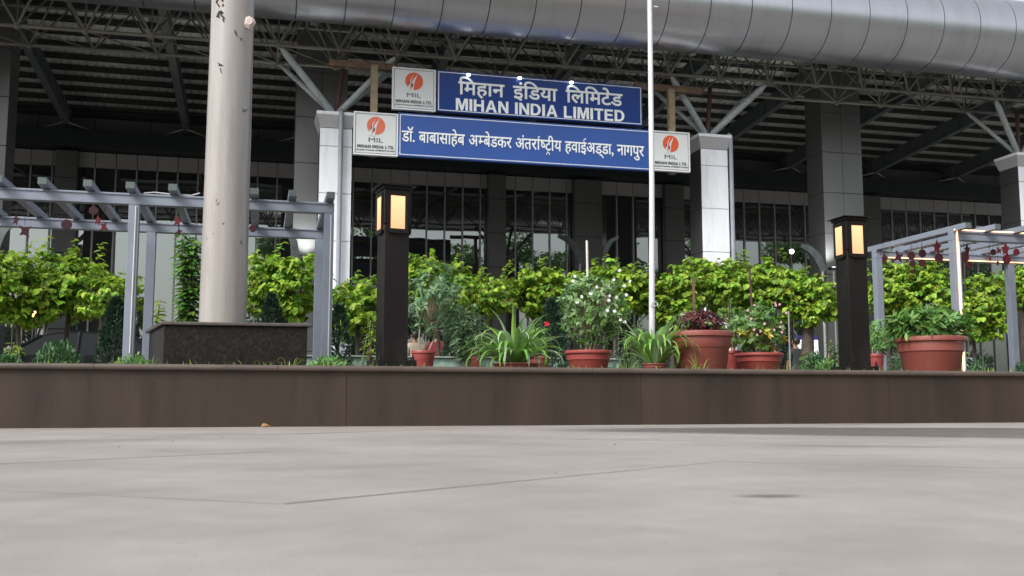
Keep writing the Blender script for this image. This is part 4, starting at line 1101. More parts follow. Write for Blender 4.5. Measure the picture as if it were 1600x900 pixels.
# ------------------------------------------------------------------ pots
M_terra = mat('terracotta_plastic', (0.255, 0.072, 0.058), 0.42, var=0.06, vscale=5, dirt=(0.27, 0.15, 0.12), dirt_amt=0.55, dscale=5, stretch=(1, 1, .4))
M_terra2 = mat('red_plastic_pot', (0.33, 0.07, 0.062), 0.42, var=0.06, vscale=5)
def pot(root, cx, cy, zb, R_, h, m):
    """wide planter: rolled rim, stepped band under it, tapering bowl"""
    q = 0.74
    pr = [(0, 0.0), (R_ * q * 0.97, 0.0), (R_ * q, 0.008), (R_ * (q + 0.10), h * 0.60), (R_ * (q + 0.115), h * 0.615), (R_ * (q + 0.145), h * 0.64), (R_ * (q + 0.17), h * 0.86),
          (R_ * 0.955, h * 0.872), (R_ * 0.99, h * 0.885), (R_, h * 0.93), (R_ * 0.99, h * 0.985), (R_ * 0.965, h), (R_ * 0.90, h), (R_ * 0.87, h * 0.97), (R_ * 0.85, h * 0.8)]
    b = MB(); b.lathe((cx, cy, zb), pr, 56); pt = b.build('pot', m, root, smooth=True)
    b = MB(); b.lathe((cx, cy, zb), [(0, h * 0.87), (R_ * 0.5, h * 0.88), (R_ * 0.86, h * 0.85)], 24); b.build('soil', M_soil, root)
    return pt
def potted(px0, px1, pyr, Y, label, h, m=None, zb=0.386):
    a_, c_ = at(px0, pyr, Y), at(px1, pyr, Y); cx = (a_.x + c_.x) / 2; R_ = (c_.x - a_.x) / 2 * 0.97
    root = thing('potted_plant', (cx, Y, zb), label, 'potted plant'); zr = at((px0 + px1) / 2, pyr - 3, Y).z
    pt = pot(root, cx, Y, zb, R_, zr - zb, m or M_terra); return root, cx, zr, R_, pt
def bush(root, cx, Y, z0, z1, rx, ry, n_sp, per, leaf, w, m, seed, shape='lance', cx2=None, droop=0.2, up=0.3, stems=4, name='foliage', stem_r=0.008, zs=None, sm=None):
    g = rng(seed); c_ = (cx2 if cx2 is not None else cx, Y, (z0 + z1) / 2)
    P, D, N = [], [], []; b = MB()
    for _ in range(n_sp):
        u = unit(g, 1)[0]; q = np.array(c_) + u * np.array([rx, ry, (z1 - z0) / 2]) * (0.35 + 0.65 * g.random() ** .5)
        ax = u * 0.7 + np.array([0, 0, up]) + g.normal(0, .25, 3); ax /= np.linalg.norm(ax)
        for k in range(per):
            a_ = k * 2.4 + g.random(); s1_ = np.cross(ax, [1, 0.3, 0.2]); s1_ /= np.linalg.norm(s1_); s2_ = np.cross(ax, s1_)
            dd = s1_ * math.cos(a_) + s2_ * math.sin(a_) + ax * (0.35 + 0.6 * g.random()); P.append(q + ax * leaf * 0.5 * (k / per)); D.append(dd); N.append(ax + g.normal(0, .2, 3))
        if _ % 3 == 0: b.path([q, q - ax * leaf * 1.2, (c_[0] * .6 + cx * .4, Y, z0 + (z1 - z0) * .2)], [0.002, 0.003, 0.005], n=4, cap=False)
    leaf_mb(P, D, N, leaf * (0.6 + 0.7 * g.random(len(P))), w, shape, fold=0.2, droop=droop).build(name, m, root, fix=False)
    if zs is not None:
        for k in range(stems):
            a_ = k * 1.9 + seed; e_ = Vector((c_[0] + rx * .4 * math.cos(a_), Y + ry * .4 * math.sin(a_), z0 + (z1 - z0) * 0.4)); s0 = Vector((cx + 0.03 * math.cos(a_), Y + 0.03 * math.sin(a_), zs))
            b.path([s0, s0.lerp(e_, .35) + Vector((0.025 * math.cos(a_ * 3), 0, 0)), s0.lerp(e_, .7) - Vector((0.02, 0, 0)), e_], [stem_r, stem_r * .9, stem_r * .7, stem_r * .4], n=6)
    b.build('stem', sm or M_stem, root, smooth=True)
def zpx(py, Y, px=800): return at(px, py, Y).z
def dots(root, n, cx, Y, z0, z1, rx, m, r, seed, name='flower'):
    g = rng(seed); P, D, N = [], [], []
    for _ in range(n):
        q = np.array([cx + rx * g.uniform(-.95, .95), Y - 0.10 + g.uniform(-.12, .05), g.uniform(z0, z1)])
        P, D, N = [], [], []
        for k in range(5): a_ = k * 1.257 + _; P.append(q); D.append(np.array([math.cos(a_), -0.3 + g.normal(0, .2), math.sin(a_)])); N.append(np.array([g.normal(0, .3), -1, 0.3]))
        leaf_mb(P, D, N, r, 0.8, 'round').build(name, m, root, fix=False)
# A: pot beside the bollard
r_, cx, zr, R_, _p = potted(642, 681, 551, 8.6, 'red pot right of the middle bollard with a leggy grey green shrub', 0.3, M_terra2)
bush(r_, cx, 8.6, zpx(530, 8.6), zpx(418, 8.6), 0.25, 0.2, 120, 8, 0.055, 0.5, M_blueg, 31, 'lance', cx2=cx + 0.09, droop=0.5, up=0.1, zs=zr - .04, stems=3, stem_r=0.009)
# B small pot behind strap leaves
r_, cx, zr, R_, _p = potted(735, 753, 561, 8.8, 'tiny red pot left of the big strap leaved plant', 0.2, M_terra2)
bush(r_, cx, 8.8, zr, zr + 0.16, 0.08, 0.08, 14, 6, 0.06, 0.4, M_mid, 32, zs=zr - .03)
def straps(root, cx, Y, z0, n, ln, seed, m, m2, frac=0.3, wid=0.030, name='foliage', up=(0.35, 1.25)):
    g = rng(seed); out = {0: MB(), 1: MB()}
    for k in range(n):
        a_ = g.random() * 6.283; el = g.uniform(*up); L0 = ln * g.uniform(0.65, 1.1); w0 = wid * g.uniform(.7, 1.2)
        p = Vector((cx + 0.04 * math.cos(a_), Y + 0.04 * math.sin(a_), z0)); h_ = Vector((math.cos(a_), math.sin(a_), 0)); side = Vector((-math.sin(a_), math.cos(a_), 0))
        mb_ = out[1 if g.random() < frac else 0]; seg = 9; vs = []; ang = el; cv = g.uniform(0.5, 3.2)
        for j in range(seg + 1):
            t_ = j / seg; ww = w0 * (0.65 + 0.5 * math.sin(math.pi * min(1, t_ * 1.3)) ) * (1 - t_ ** 4)
            nn = Vector((-math.sin(ang) * h_.x, -math.sin(ang) * h_.y, math.cos(ang)))
            vs += [tuple(p + side * ww / 2 + nn * ww * .18), tuple(p), tuple(p - side * ww / 2 + nn * ww * .18)]
            p = p + (h_ * math.cos(ang) + Vector((0, 0, math.sin(ang)))) * (L0 / seg); ang -= cv * t_ * 1.6 / seg * 2.0
        fs = []
        for j in range(seg):
            q = 3 * j; fs += [(q, q + 1, q + 4, q + 3), (q + 1, q + 2, q + 5, q + 4)]
        mb_.add(vs, fs)
    out[0].build(name, m, root, smooth=True, fix=False); out[1].build('pale_leaves', m2, root, smooth=True, fix=False)
# C strap plant
r_, cx, zr, R_, _p = potted(768, 846, 571, 7.9, 'wide low red pot with a big fan of broad strap leaves', 0.2)
straps(r_, cx - 0.02, 7.9, zr - 0.03, 105, 0.54, 41, M_strap, M_strapw, 0.30, 0.046, up=(0.45, 1.45))
# D white flowered shrub
r_, cx, zr, R_, _p = potted(882, 956, 551, 8.4, 'red pot holding the shrub with small white flowers', 0.2, M_terra2)
bush(r_, cx, 8.4, zpx(535, 8.4), zpx(425, 8.4), 0.31, 0.24, 230, 7, 0.055, 0.45, M_vari, 42, cx2=cx + 0.06, zs=zr - .04, stems=5, stem_r=0.007)
bush(r_, cx, 8.4, zpx(545, 8.4), zpx(430, 8.4), 0.30, 0.24, 110, 7, 0.055, 0.45, M_mid, 43, cx2=cx + 0.05, name='inner_foliage', zs=None)
dots(r_, 18, cx + 0.03, 8.25, zpx(505, 8.4), zpx(412, 8.4), 0.27, M_petal, 0.016, 44)
st = MB(); p0 = at(917, 376, 8.45); st.path([(p0.x + 0.01, 8.45, zr - .1), (p0.x, 8.45, p0.z)], [0.011, 0.011], n=8)
st.build('support_stake', mat('white_stake', (0.62, 0.58, 0.56), 0.5, var=.1), r_, smooth=True)
# E strap plant right
r_, cx, zr, R_, _p = potted(1004, 1042, 571, 7.9, 'small red pot with an upright fan of strap leaves by the thin pole', 0.2)
straps(r_, cx - 0.0, 7.9, zr - 0.03, 72, 0.55, 45, M_strap, M_strapw, 0.30, 0.042, up=(0.7, 1.5))
gr_ = thing('spider_plant', (cx - 0.1, 8.35, 0.386), 'fine leaved spider plant tuft behind the right strap leaves', 'plant')
straps(gr_, cx - 0.08, 8.35, 0.40, 70, 0.36, 46, M_blueg, M_strapw, 0.45, 0.012, up=(0.3, 1.3))
gr_ = thing('spider_plant', (cx + 0.3, 8.5, 0.386), 'fine leaved spider plant tuft left of the largest pot', 'plant')
straps(gr_, cx + 0.16, 8.45, 0.40, 40, 0.34, 47, M_blueg, M_strapw, 0.45, 0.012, up=(0.3, 1.3))
# F largest centre pot
r_, cx, zr, R_, _p = potted(1045, 1143, 522, 7.95, 'largest red pot in the middle with a purple leaved plant', 0.35)
bush(r_, cx, 7.95, zr - 0.02, zpx(480, 7.95), 0.20, 0.16, 150, 7, 0.04, 0.55, M_purp, 51, cx2=cx - 0.0, zs=zr - .04, sm=M_bark)
bush(r_, cx, 7.95, zr + 0.0, zpx(476, 7.95), 0.24, 0.17, 44, 5, 0.04, 0.5, M_vari, 52, cx2=cx - 0.04, name='pale_sprigs', zs=None)
p0 = at(1083, 433, 7.95); MB().bar((p0.x + 0.01, 7.95, zr - .1), (p0.x, 7.95, p0.z), 0.02, 0.012).build('support_stake', M_rust, r_)
# G pot behind
r_, cx, zr, R_, _p = potted(1128, 1161, 551, 8.5, 'red pot half hidden between the largest pot and the yellow leaved one', 0.2, M_terra2)
bush(r_, cx, 8.5, zr + 0.05, zpx(452, 8.5), 0.10, 0.1, 60, 7, 0.035, 0.6, M_mid, 53, cx2=cx - 0.05, zs=zr - .03, stems=3, stem_r=0.004)
# H
r_, cx, zr, R_, _p = potted(1150, 1221, 555, 8.2, 'red pot with a bushy plant of yellow and pink tinted leaves', 0.2, M_terra2)
bush(r_, cx, 8.2, zr - 0.01, zpx(468, 8.2), 0.23, 0.2, 150, 8, 0.05, 0.5, M_mid, 54, cx2=cx - 0.02, zs=zr - .03, stems=5, stem_r=0.006, name='foliage')
bush(r_, cx, 8.2, zr + 0.02, zpx(470, 8.2), 0.24, 0.2, 60, 7, 0.05, 0.5, M_vari, 55, cx2=cx - 0.02, name='variegated_foliage', zs=None)
bush(r_, cx, 8.2, zr + 0.03, zpx(500, 8.2), 0.25, 0.22, 44, 6, 0.055, 0.55, M_yel, 56, name='yellow_foliage', zs=None)
dots(r_, 16, cx - 0.02, 8.1, zpx(520, 8.2), zpx(462, 8.2), 0.2, M_pink, 0.014, 57)
p0 = at(1171, 420, 8.3); MB().bar((p0.x + 0.03, 8.3, zr - .1), (p0.x, 8.3, p0.z), 0.016, 0.012).build('support_stake', mat('dark_stake', (0.10, 0.05, 0.045), .7, var=.2), r_)
# I
r_, cx, zr, R_, pt = potted(1404, 1502, 530, 7.9, 'largest pot on the right with a low dense dark green shrub', 0.35)
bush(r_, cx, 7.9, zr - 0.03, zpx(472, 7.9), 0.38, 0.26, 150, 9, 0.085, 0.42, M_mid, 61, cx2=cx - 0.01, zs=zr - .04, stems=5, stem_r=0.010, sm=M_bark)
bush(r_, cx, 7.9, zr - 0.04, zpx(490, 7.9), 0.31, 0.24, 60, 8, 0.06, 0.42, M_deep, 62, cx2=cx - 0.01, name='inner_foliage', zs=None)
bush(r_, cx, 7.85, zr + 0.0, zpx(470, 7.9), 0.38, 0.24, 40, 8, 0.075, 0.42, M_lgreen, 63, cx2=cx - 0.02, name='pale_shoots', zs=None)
# small worn label on the rim
b = MB(); 
for k in range(5):
    a_ = R(-78 + k * 3); R2 = R_ * 0.918; b.v += [(cx + R2 * math.cos(a_), 7.9 + R2 * math.sin(a_), zr - 0.055), (cx + R2 * math.cos(a_), 7.9 + R2 * math.sin(a_), zr - 0.035)]
b.f = [(2 * k, 2 * k + 2, 2 * k + 3, 2 * k + 1) for k in range(4)]; b.mi = [0] * 4; b.build('pot_label', M_paper, r_, fix=False)
# J
r_, cx, zr, R_, _p = potted(1358, 1380, 556, 9.2, 'small red pot half hidden behind the right bollard', 0.2, M_terra2)
bush(r_, cx, 9.2, zr + 0.02, zpx(490, 9.2), 0.17, 0.15, 70, 8, 0.055, 0.45, M_lgreen, 64, cx2=cx + 0.08, zs=zr - .03, stems=4)
# hidden low pot right of strap plant
r_, cx, zr, R_, _p = potted(826, 858, 560, 8.6, 'faded red pot behind the right side of the big strap leaved plant', 0.2)
bush(r_, cx, 8.6, zr, zpx(515, 8.6), 0.1, 0.1, 40, 6, 0.05, 0.5, M_mid, 65, zs=zr - .03)
dots(r_, 1, cx, 8.5, zpx(508, 8.6), zpx(506, 8.6), 0.02, M_redp, 0.026, 66)

# grass and weeds along the coping
def tuft(px, py, n, ln, label, seed, m=None, Y=7.25, w=0.006):
    p = at(px, py, Y); o = thing('grass_tuft', (p.x, Y, 0.386), label, 'grass tuft', 'grass tufts sprouting behind the coping')
    straps(o, p.x, Y, 0.386, n, ln, seed, m or M_grass, M_strapw, 0.1, w, name='blades', up=(0.5, 1.5))
tuft(1092, 560, 12, 0.24, 'grass tuft in front of the largest middle pot', 71)
tuft(1072, 560, 6, 0.15, 'short grass tuft at the left foot of the largest middle pot', 72)
tuft(1228, 560, 8, 0.20, 'grass tuft right of the yellow leaved pot', 73)
tuft(453, 560, 9, 0.16, 'weedy tuft in front of the granite plinth, right side', 74)
tuft(388, 562, 5, 0.12, 'thin grass tuft in front of the middle of the plinth', 75)
tuft(236, 562, 5, 0.13, 'grass tuft at the left corner of the plinth', 76)
tuft(300, 562, 3, 0.08, 'tiny grass tuft near the plinth left side', 77)
tuft(190, 562, 6, 0.10, 'grass tuft below the double post', 78)
tuft(975, 565, 8, 0.14, 'grass tuft left of the right strap leaves', 79)
tuft(1185, 565, 4, 0.09, 'tiny grass tuft in front of the yellow leaved pot', 80)
gcb = MB(); g = rng(90); n = 2600
X = g.uniform(-3.2, 7.5, n); Yg = 7.2 + g.random(n) ** 1.5 * 3.5
P = np.stack([X, Yg, np.full(n, 0.385)], 1); D = g.normal(0, .5, (n, 3)) + [0, 0, 1.0]
leaf_mb(P, D, unit(g, n), 0.03 + 0.05 * g.random(n), 0.16, 'needle', mb=gcb)
tag(gcb.build('ground_cover', M_grass, fix=False), 'sparse green ground cover in the planting bed', 'grass', kind='stuff')

# dry leaves
M_dry = mat('dry_leaf', (0.33, 0.15, 0.06), 0.7, island=0.3)
def dry(px, py, z, label, s_=0.05, seed=0, Y=None):
    p = atz(px, py, z) if Y is None else at(px, py, Y); p.z = z
    g = rng(seed); b = leaf_mb([np.array([p.x - s_ / 2, p.y, z + 0.006])], [np.array([1, .2, .35])], [np.array([0, -0.4, 1.0])], s_, 0.8, 'heart', fold=0.5, droop=0.4)
    me = b.build('dry_leaf', M_dry, fix=False); tag(me, label, 'dry leaf', 'fallen dry leaves')
dry(416, 668, 0.002, 'fallen dry leaf at the wall foot, left of centre', 0.06, 1)
dry(1268, 661, 0.002, 'fallen dry leaf at the wall foot below the right pots', 0.045, 2)
for k, px in enumerate((343, 352, 361, 370)):
    b = leaf_mb([np.array([at(px, 505, 9.1).x - .02, 9.08 + 0.015 * k, 0.836])], [np.array([1, .3 * (-1) ** k, .3])], [np.array([0, -0.4, 1.0])], 0.055, 0.8, 'heart', fold=0.4, droop=0.4)
    o = b.build('dry_leaf', M_dry, fix=False); tag(o, ('leftmost', 'second from left', 'third from left', 'rightmost')[k] + ' of four dry brown leaves on the plinth at the mast foot', 'dry leaf', 'dry leaves at the mast foot')

# ================================================================== BEYOND THE BED
# curved fins on the columns
M_fin = mat('translucent_fin', (0.13, 0.145, 0.15), 0.15, var=0.3, vscale=4, metal=0.3)
def fin(pts, Y, wd, label, th=0.1):
    ps = [at(x, y, Y) for x, y in pts]; o = thing('curved_fin', ps[-1], label, 'fin', 'curved grey fins beside the columns')
    b = MB(); n = len(ps); vs = []
    for k, p in enumerate(ps):
        t_ = (ps[min(k + 1, n - 1)] - ps[max(k - 1, 0)]).normalized(); nn = Vector((-t_.z, 0, t_.x)); w_ = wd * (0.15 + 0.85 * math.sin(math.pi * (0.12 + 0.62 * k / (n - 1))))
        for (a1, a2) in ((w_ / 2, -th / 2), (w_ / 2, th / 2), (-w_ / 2, th / 2), (-w_ / 2, -th / 2)): vs.append(tuple(p + nn * a1 + Vector((0, a2, 0))))
    fs = [(0, 1, 2, 3), tuple(4 * (n - 1) + i for i in (3, 2, 1, 0))]
    for k in range(n - 1):
        for i in range(4): fs.append((4 * k + i, 4 * k + (i + 1) % 4, 4 * k + 4 + (i + 1) % 4, 4 * k + 4 + i))
    b.add(vs, fs); b.build('blade', M_fin, o, smooth=True)
    e_ = ps[-1]; b = MB(); b.tube((e_.x, Y, e_.z + 0.05), (e_.x, Y, 0), 0.05, n=10); b.build('pole', M_alu, o, smooth=True)
fin([(872, 368), (885, 373), (896, 384), (903, 398), (906, 412)], 38, 0.30, 'curved grey fin left of the middle grey pilaster, tip to the left')
fin([(966, 370), (954, 377), (947, 388), (943, 402), (942, 412)], 38, 0.22, 'thin curved grey fin right of the middle grey pilaster')
fin([(1251, 384), (1264, 389), (1275, 399), (1282, 412), (1285, 424)], 31.2, 0.30, 'curved grey fin left of the broad grey column at the right')
fin([(16, 353), (5, 360), (-4, 376), (-8, 395)], 30, 0.26, 'curved grey fin at the left edge above the car')
fin([(452, 367), (459, 378), (461, 395), (460, 405)], 31.2, 0.25, 'thin curved fin left of the white column')
def uplight(px, py, Y, label, e_):
    e_ *= 4
    p = at(px, py, Y); o = thing('uplight', p, label, 'lamp', 'small lit uplights by the columns')
    MB().box(p.x - 0.16, p.x + 0.16, Y - 0.1, Y + 0.1, p.z - 0.08, p.z).build('housing', M_black, o)
    MB().box(p.x - 0.06, p.x + 0.06, Y - 0.05, Y + 0.05, p.z + 0.002, p.z + 0.015).build('lens', M_glow, o)
    MB().tube((p.x, Y, p.z - 0.08), (p.x, Y, 0), 0.03).build('stand', M_alu, o)
    l = bpy.data.lights.new('uplight_light', 'SPOT'); l.energy = e_; l.spot_size = R(110); l.spot_blend = 1; l.shadow_soft_size = 0.1; l.color = (0.95, 1, 0.93)
    lo = bpy.data.objects.new('uplight_light', l); COL.objects.link(lo); lo.parent = o; lo.location = (0, 0, 0.06); lo.rotation_euler = (R(180 - 18), 0, 0)
uplight(478, 404, 31.5, 'lit uplight shining up the grey column left of the white one', 55)
uplight(1302, 418, 31.5, 'lit uplight shining up the broad grey column at the right', 45)
M_lampw = mat('warm_white_lamp', (1, 1, 1), 0.4, emit=(1.0, 0.95, 0.85), estr=9)
M_orlamp = mat('orange_lamp', (1, .6, .3), 0.4, emit=(1.0, 0.45, 0.12), estr=5)
def globe(px, py, Y, r, m, label):
    p = at(px, py, Y); o = thing('globe_lamp', p, label, 'lamp')
    MB().lathe(p, [(r * math.sin(q * math.pi / 8), -r * math.cos(q * math.pi / 8)) for q in range(9)], 14).build('glow_body', m, o, smooth=True)
    MB().tube((p.x, Y + r, p.z), (p.x, Y + r, 0), 0.02).build('stand', M_black, o)
globe(1262, 495, 26, 0.085, M_lampw, 'larger lit globe lamp under the tree left of the right bollard')
globe(1272, 496, 26.3, 0.05, M_lampw, 'smaller lit globe lamp right next to the larger one')
globe(1237, 393, 40, 0.10, M_lampw, 'lit white lamp high in the glass left of the right curved fin')
globe(57, 487, 25, 0.05, M_orlamp, 'small orange lamp above the parked car, upper right')
globe(52, 493, 25, 0.04, M_orlamp, 'small orange lamp above the parked car, lower one')
globe(20, 501, 25, 0.04, M_orlamp, 'small orange lamp above the parked car, farthest left')
# notice board
p0, p1 = at(1243, 524, 25.5), at(1279, 556, 25.5)
nb = thing('notice_board', ((p0.x + p1.x) / 2, 25.5, 0), 'white notice board with a dark blue header behind the man', 'board')
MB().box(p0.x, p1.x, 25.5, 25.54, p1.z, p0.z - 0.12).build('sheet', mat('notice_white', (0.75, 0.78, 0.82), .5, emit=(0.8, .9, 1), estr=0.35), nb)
MB().box(p0.x, p1.x, 25.498, 25.54, p0.z - 0.118, p0.z).build('header', mat('notice_blue', (0.03, 0.03, 0.16), .5), nb)
b = MB()
for k in range(4):
    z = p0.z - 0.18 - k * 0.07; b.box(p0.x + 0.06, p1.x - 0.08 - 0.06 * (k % 2), 25.492, 25.499, z - 0.012, z)
b.build('text_lines', mat('notice_print', (0.2, 0.25, 0.35), .6), nb)
for x in (p0.x + .03, p1.x - .03): MB().box(x - .02, x + .02, 25.56, 25.6, 0, p0.z).build('leg', M_black, nb)
# thin white signpost seen above it
b = MB(); p2 = at(1255, 500, 24.5); b.tube((p2.x, 24.5, 0), (p2.x, 24.5, p2.z + 0.15), 0.03, n=8); tag(b.build('white_post', M_pole), 'thin white post above the notice board', 'post')
p3 = at(840 - 100, 510, 14.5)
for k, (px, py, lab) in enumerate(((703, 488, 'thin pale garden post right of the leggy shrub'), (1232, 486, 'thin pale garden post left of the standing man'))):
    p = at(px, py, 14.0); b = MB(); b.path([(p.x, 14.0, 0), (p.x, 14.0, p.z)], 0.013, n=8); tag(b.build('garden_post', M_thin, smooth=True), lab, 'post')

# ------------------------------------------------------------------ people
M_skin = mat('skin', (0.22, 0.115, 0.07), 0.5, var=0.06)
M_hair = mat('black_hair', (0.012, 0.01, 0.009), 0.5)
def skin_mesh(name, chains, m, parent, sub=2):
    vs, es, rs = [], [], []
    idx = {}
    def vid(p, r):
        k = tuple(round(c, 4) for c in p)
        if k not in idx: idx[k] = len(vs); vs.append(p); rs.append(r)
        return idx[k]
    for ch in chains:
        last = None
        for (p, r) in ch:
            i = vid(p, r)
            if last is not None and i != last: es.append((last, i))
            last = i
    me = bpy.data.meshes.new(name); me.from_pydata(vs, es, []); o = bpy.data.objects.new(name, me); COL.objects.link(o)
    md = o.modifiers.new('s', 'SKIN'); md.use_smooth_shade = True
    for i, r in enumerate(rs):
        s_ = me.skin_vertices[0].data[i]; s_.radius = r if isinstance(r, tuple) else (r, r); s_.use_root = (i == 0)
    o.modifiers.new('u', 'SUBSURF').levels = sub
    dg = bpy.context.evaluated_depsgraph_get(); m2 = bpy.data.meshes.new_from_object(o.evaluated_get(dg))
    bpy.data.objects.remove(o); m2.name = name; m2.materials.clear(); m2.materials.append(m)
    for pl2 in m2.polygons: pl2.use_smooth = True
    r_ = bpy.data.objects.new(name, m2); COL.objects.link(r_); r_.parent = parent
    return r_
def person(px, Y, height, face, shirt, trousers, label, stoop=0.0):
    p = at(px, 560, Y); k = height / 1.72
    root = thing('person', (p.x, Y, 0), label, 'person')
    hz = 0.93 * k
    def q(x, y, z): return (x * k, y * k, z * k)
    def arm(s):
        A = [(q(0, 0.0, 1.38), (.10, .08)), (q(s * .17, 0, 1.40), .058 * k), (q(s * .215, 0.01, 1.15), .042 * k), (q(s * .22, 0.06, 0.93), .032 * k), (q(s * .225, 0.085, 0.85), (.036 * k, .018 * k))]
        ch = [A]
        for j in range(4):
            b0 = q(s * .225, 0.085, 0.85); y = 0.055 + 0.021 * j; l_ = (.07, .085, .08, .062)[j]
            ch.append([(b0, .03), (q(s * .228, y, 0.80), .010 * k), (q(s * .222, y + .004, 0.80 - l_ * .6), .009 * k), (q(s * .212, y + .004, 0.80 - l_), .007 * k)])
        ch.append([(q(s * .225, 0.085, 0.85), .03), (q(s * .215, 0.125, 0.82), .011 * k), (q(s * .205, 0.14, 0.785), .009 * k)])
        return ch
    legs = []
    for s in (-1, 1):
        legs.append([(q(0, 0, .95), (.11, .085)), (q(s * .085, 0, .84), .08 * k), (q(s * .10, 0.01, .50), .058 * k), (q(s * .10, -0.015, .10), .038 * k), (q(s * .10, 0.02, .045), .04 * k), (q(s * .105, 0.14, .03), .032 * k)])
    torso = [(q(0, 0, .95), (.11, .085)), (q(0, -0.01, 1.15), (.115, .09)), (q(0, 0, 1.38), (.10, .08)), (q(0, .01, 1.47), .052 * k), (q(0, .02, 1.54), .056 * k), (q(0, .025, 1.62), (.076 * k, .09 * k)), (q(0, .02, 1.685), (.062 * k, .075 * k))]
    body = skin_mesh('body', [torso] + legs + arm(-1) + arm(1), M_skin, root)
    sh_ = [[(q(0, 0, .84), (.175, .135)), (q(0, 0, .95), (.165, .13)), (q(0, -0.01, 1.14), (.155, .12)), (q(0, 0, 1.36), (.135, .10)), (q(0, .005, 1.45), .07 * k)]]
    for s in (-1, 1): sh_.append([(q(0, 0, 1.36), (.13, .10)), (q(s * .17, 0, 1.39), .076 * k), (q(s * .22, 0.005, 1.14), .062 * k)])
    skin_mesh('shirt', sh_, shirt, root)
    tr_ = []
    tr_.append([(q(0, 0, .90), (.13, .105)), (q(0, 0, 1.0), (.13, .105))])
    for s in (-1, 1): tr_.append([(q(0, 0, .90), (.13, .105)), (q(s * .085, 0, .76), .095 * k), (q(s * .10, 0.01, .50), .078 * k), (q(s * .10, -0.01, .09), .064 * k)])
    skin_mesh('trousers', tr_, trousers, root)
    skin_mesh('hair', [[(q(0, -0.018, 1.565), (.07 * k, .07 * k)), (q(0, -0.04, 1.60), (.10 * k, .085 * k)), (q(0, -0.03, 1.66), (.102 * k, .10 * k)), (q(0, -.005, 1.715), (.085 * k, .10 * k))]], M_hair, body)
    def feat(nm, b_): b_.v = [(x + p.x, y + Y, z) for x, y, z in b_.v]; b_.build(nm, M_skin if nm != 'eye' else M_hair, body, smooth=True)
    for s_ in (-1, 1):
        feat('eye', MB().lathe(q(s_ * .032, .108, 1.612), [(0, -.010), (.008, -.006), (.010, 0), (.008, .006), (0, .010)], 8))
        feat('ear', MB().lathe(q(s_ * .082, .015, 1.605), [(0, -.03), (.014, -.015), (.017, 0.01), (.01, .026), (0, .03)], 8))
    feat('nose', MB().tube(q(0, .10, 1.625), q(0, .128, 1.585), .007, .014, n=6)); feat('mouth', MB().tube(q(-.022, .104, 1.552), q(.022, .104, 1.552), .006, n=6))
    root.rotation_euler = (0, 0, face)
cl = lambda n_, c_: mat(n_, c_, 0.85, var=0.12, vscale=8, bump=0.3, bscale=40)
M_tro = cl('dark_trousers', (0.03, 0.03, 0.035))
person(1244, 23.0, 1.80, R(10), cl('dark_checked_shirt', (0.028, 0.032, 0.032)), M_tro, 'person in a dark shirt facing the notice board, seen from behind')
person(683, 23.0, 1.84, R(-15), cl('maroon_shirt', (0.13, 0.006, 0.016)), M_tro, 'person in a maroon shirt behind the red pot beside the middle bollard')
person(648, 23.0, 1.80, R(20), cl('beige_shirt', (0.36, 0.30, 0.24)), M_tro, 'person in a beige shirt beside the one in maroon')
person(1213, 23.4, 1.66, R(0), cl('black_shirt', (0.02, 0.018, 0.02)), M_tro, 'person in black above the yellow leaved pot')
person(1146, 22.5, 1.66, R(0), cl('grey_shirt', (0.07, 0.065, 0.065)), M_tro, 'person in grey between the largest pot and the yellow leaved one')

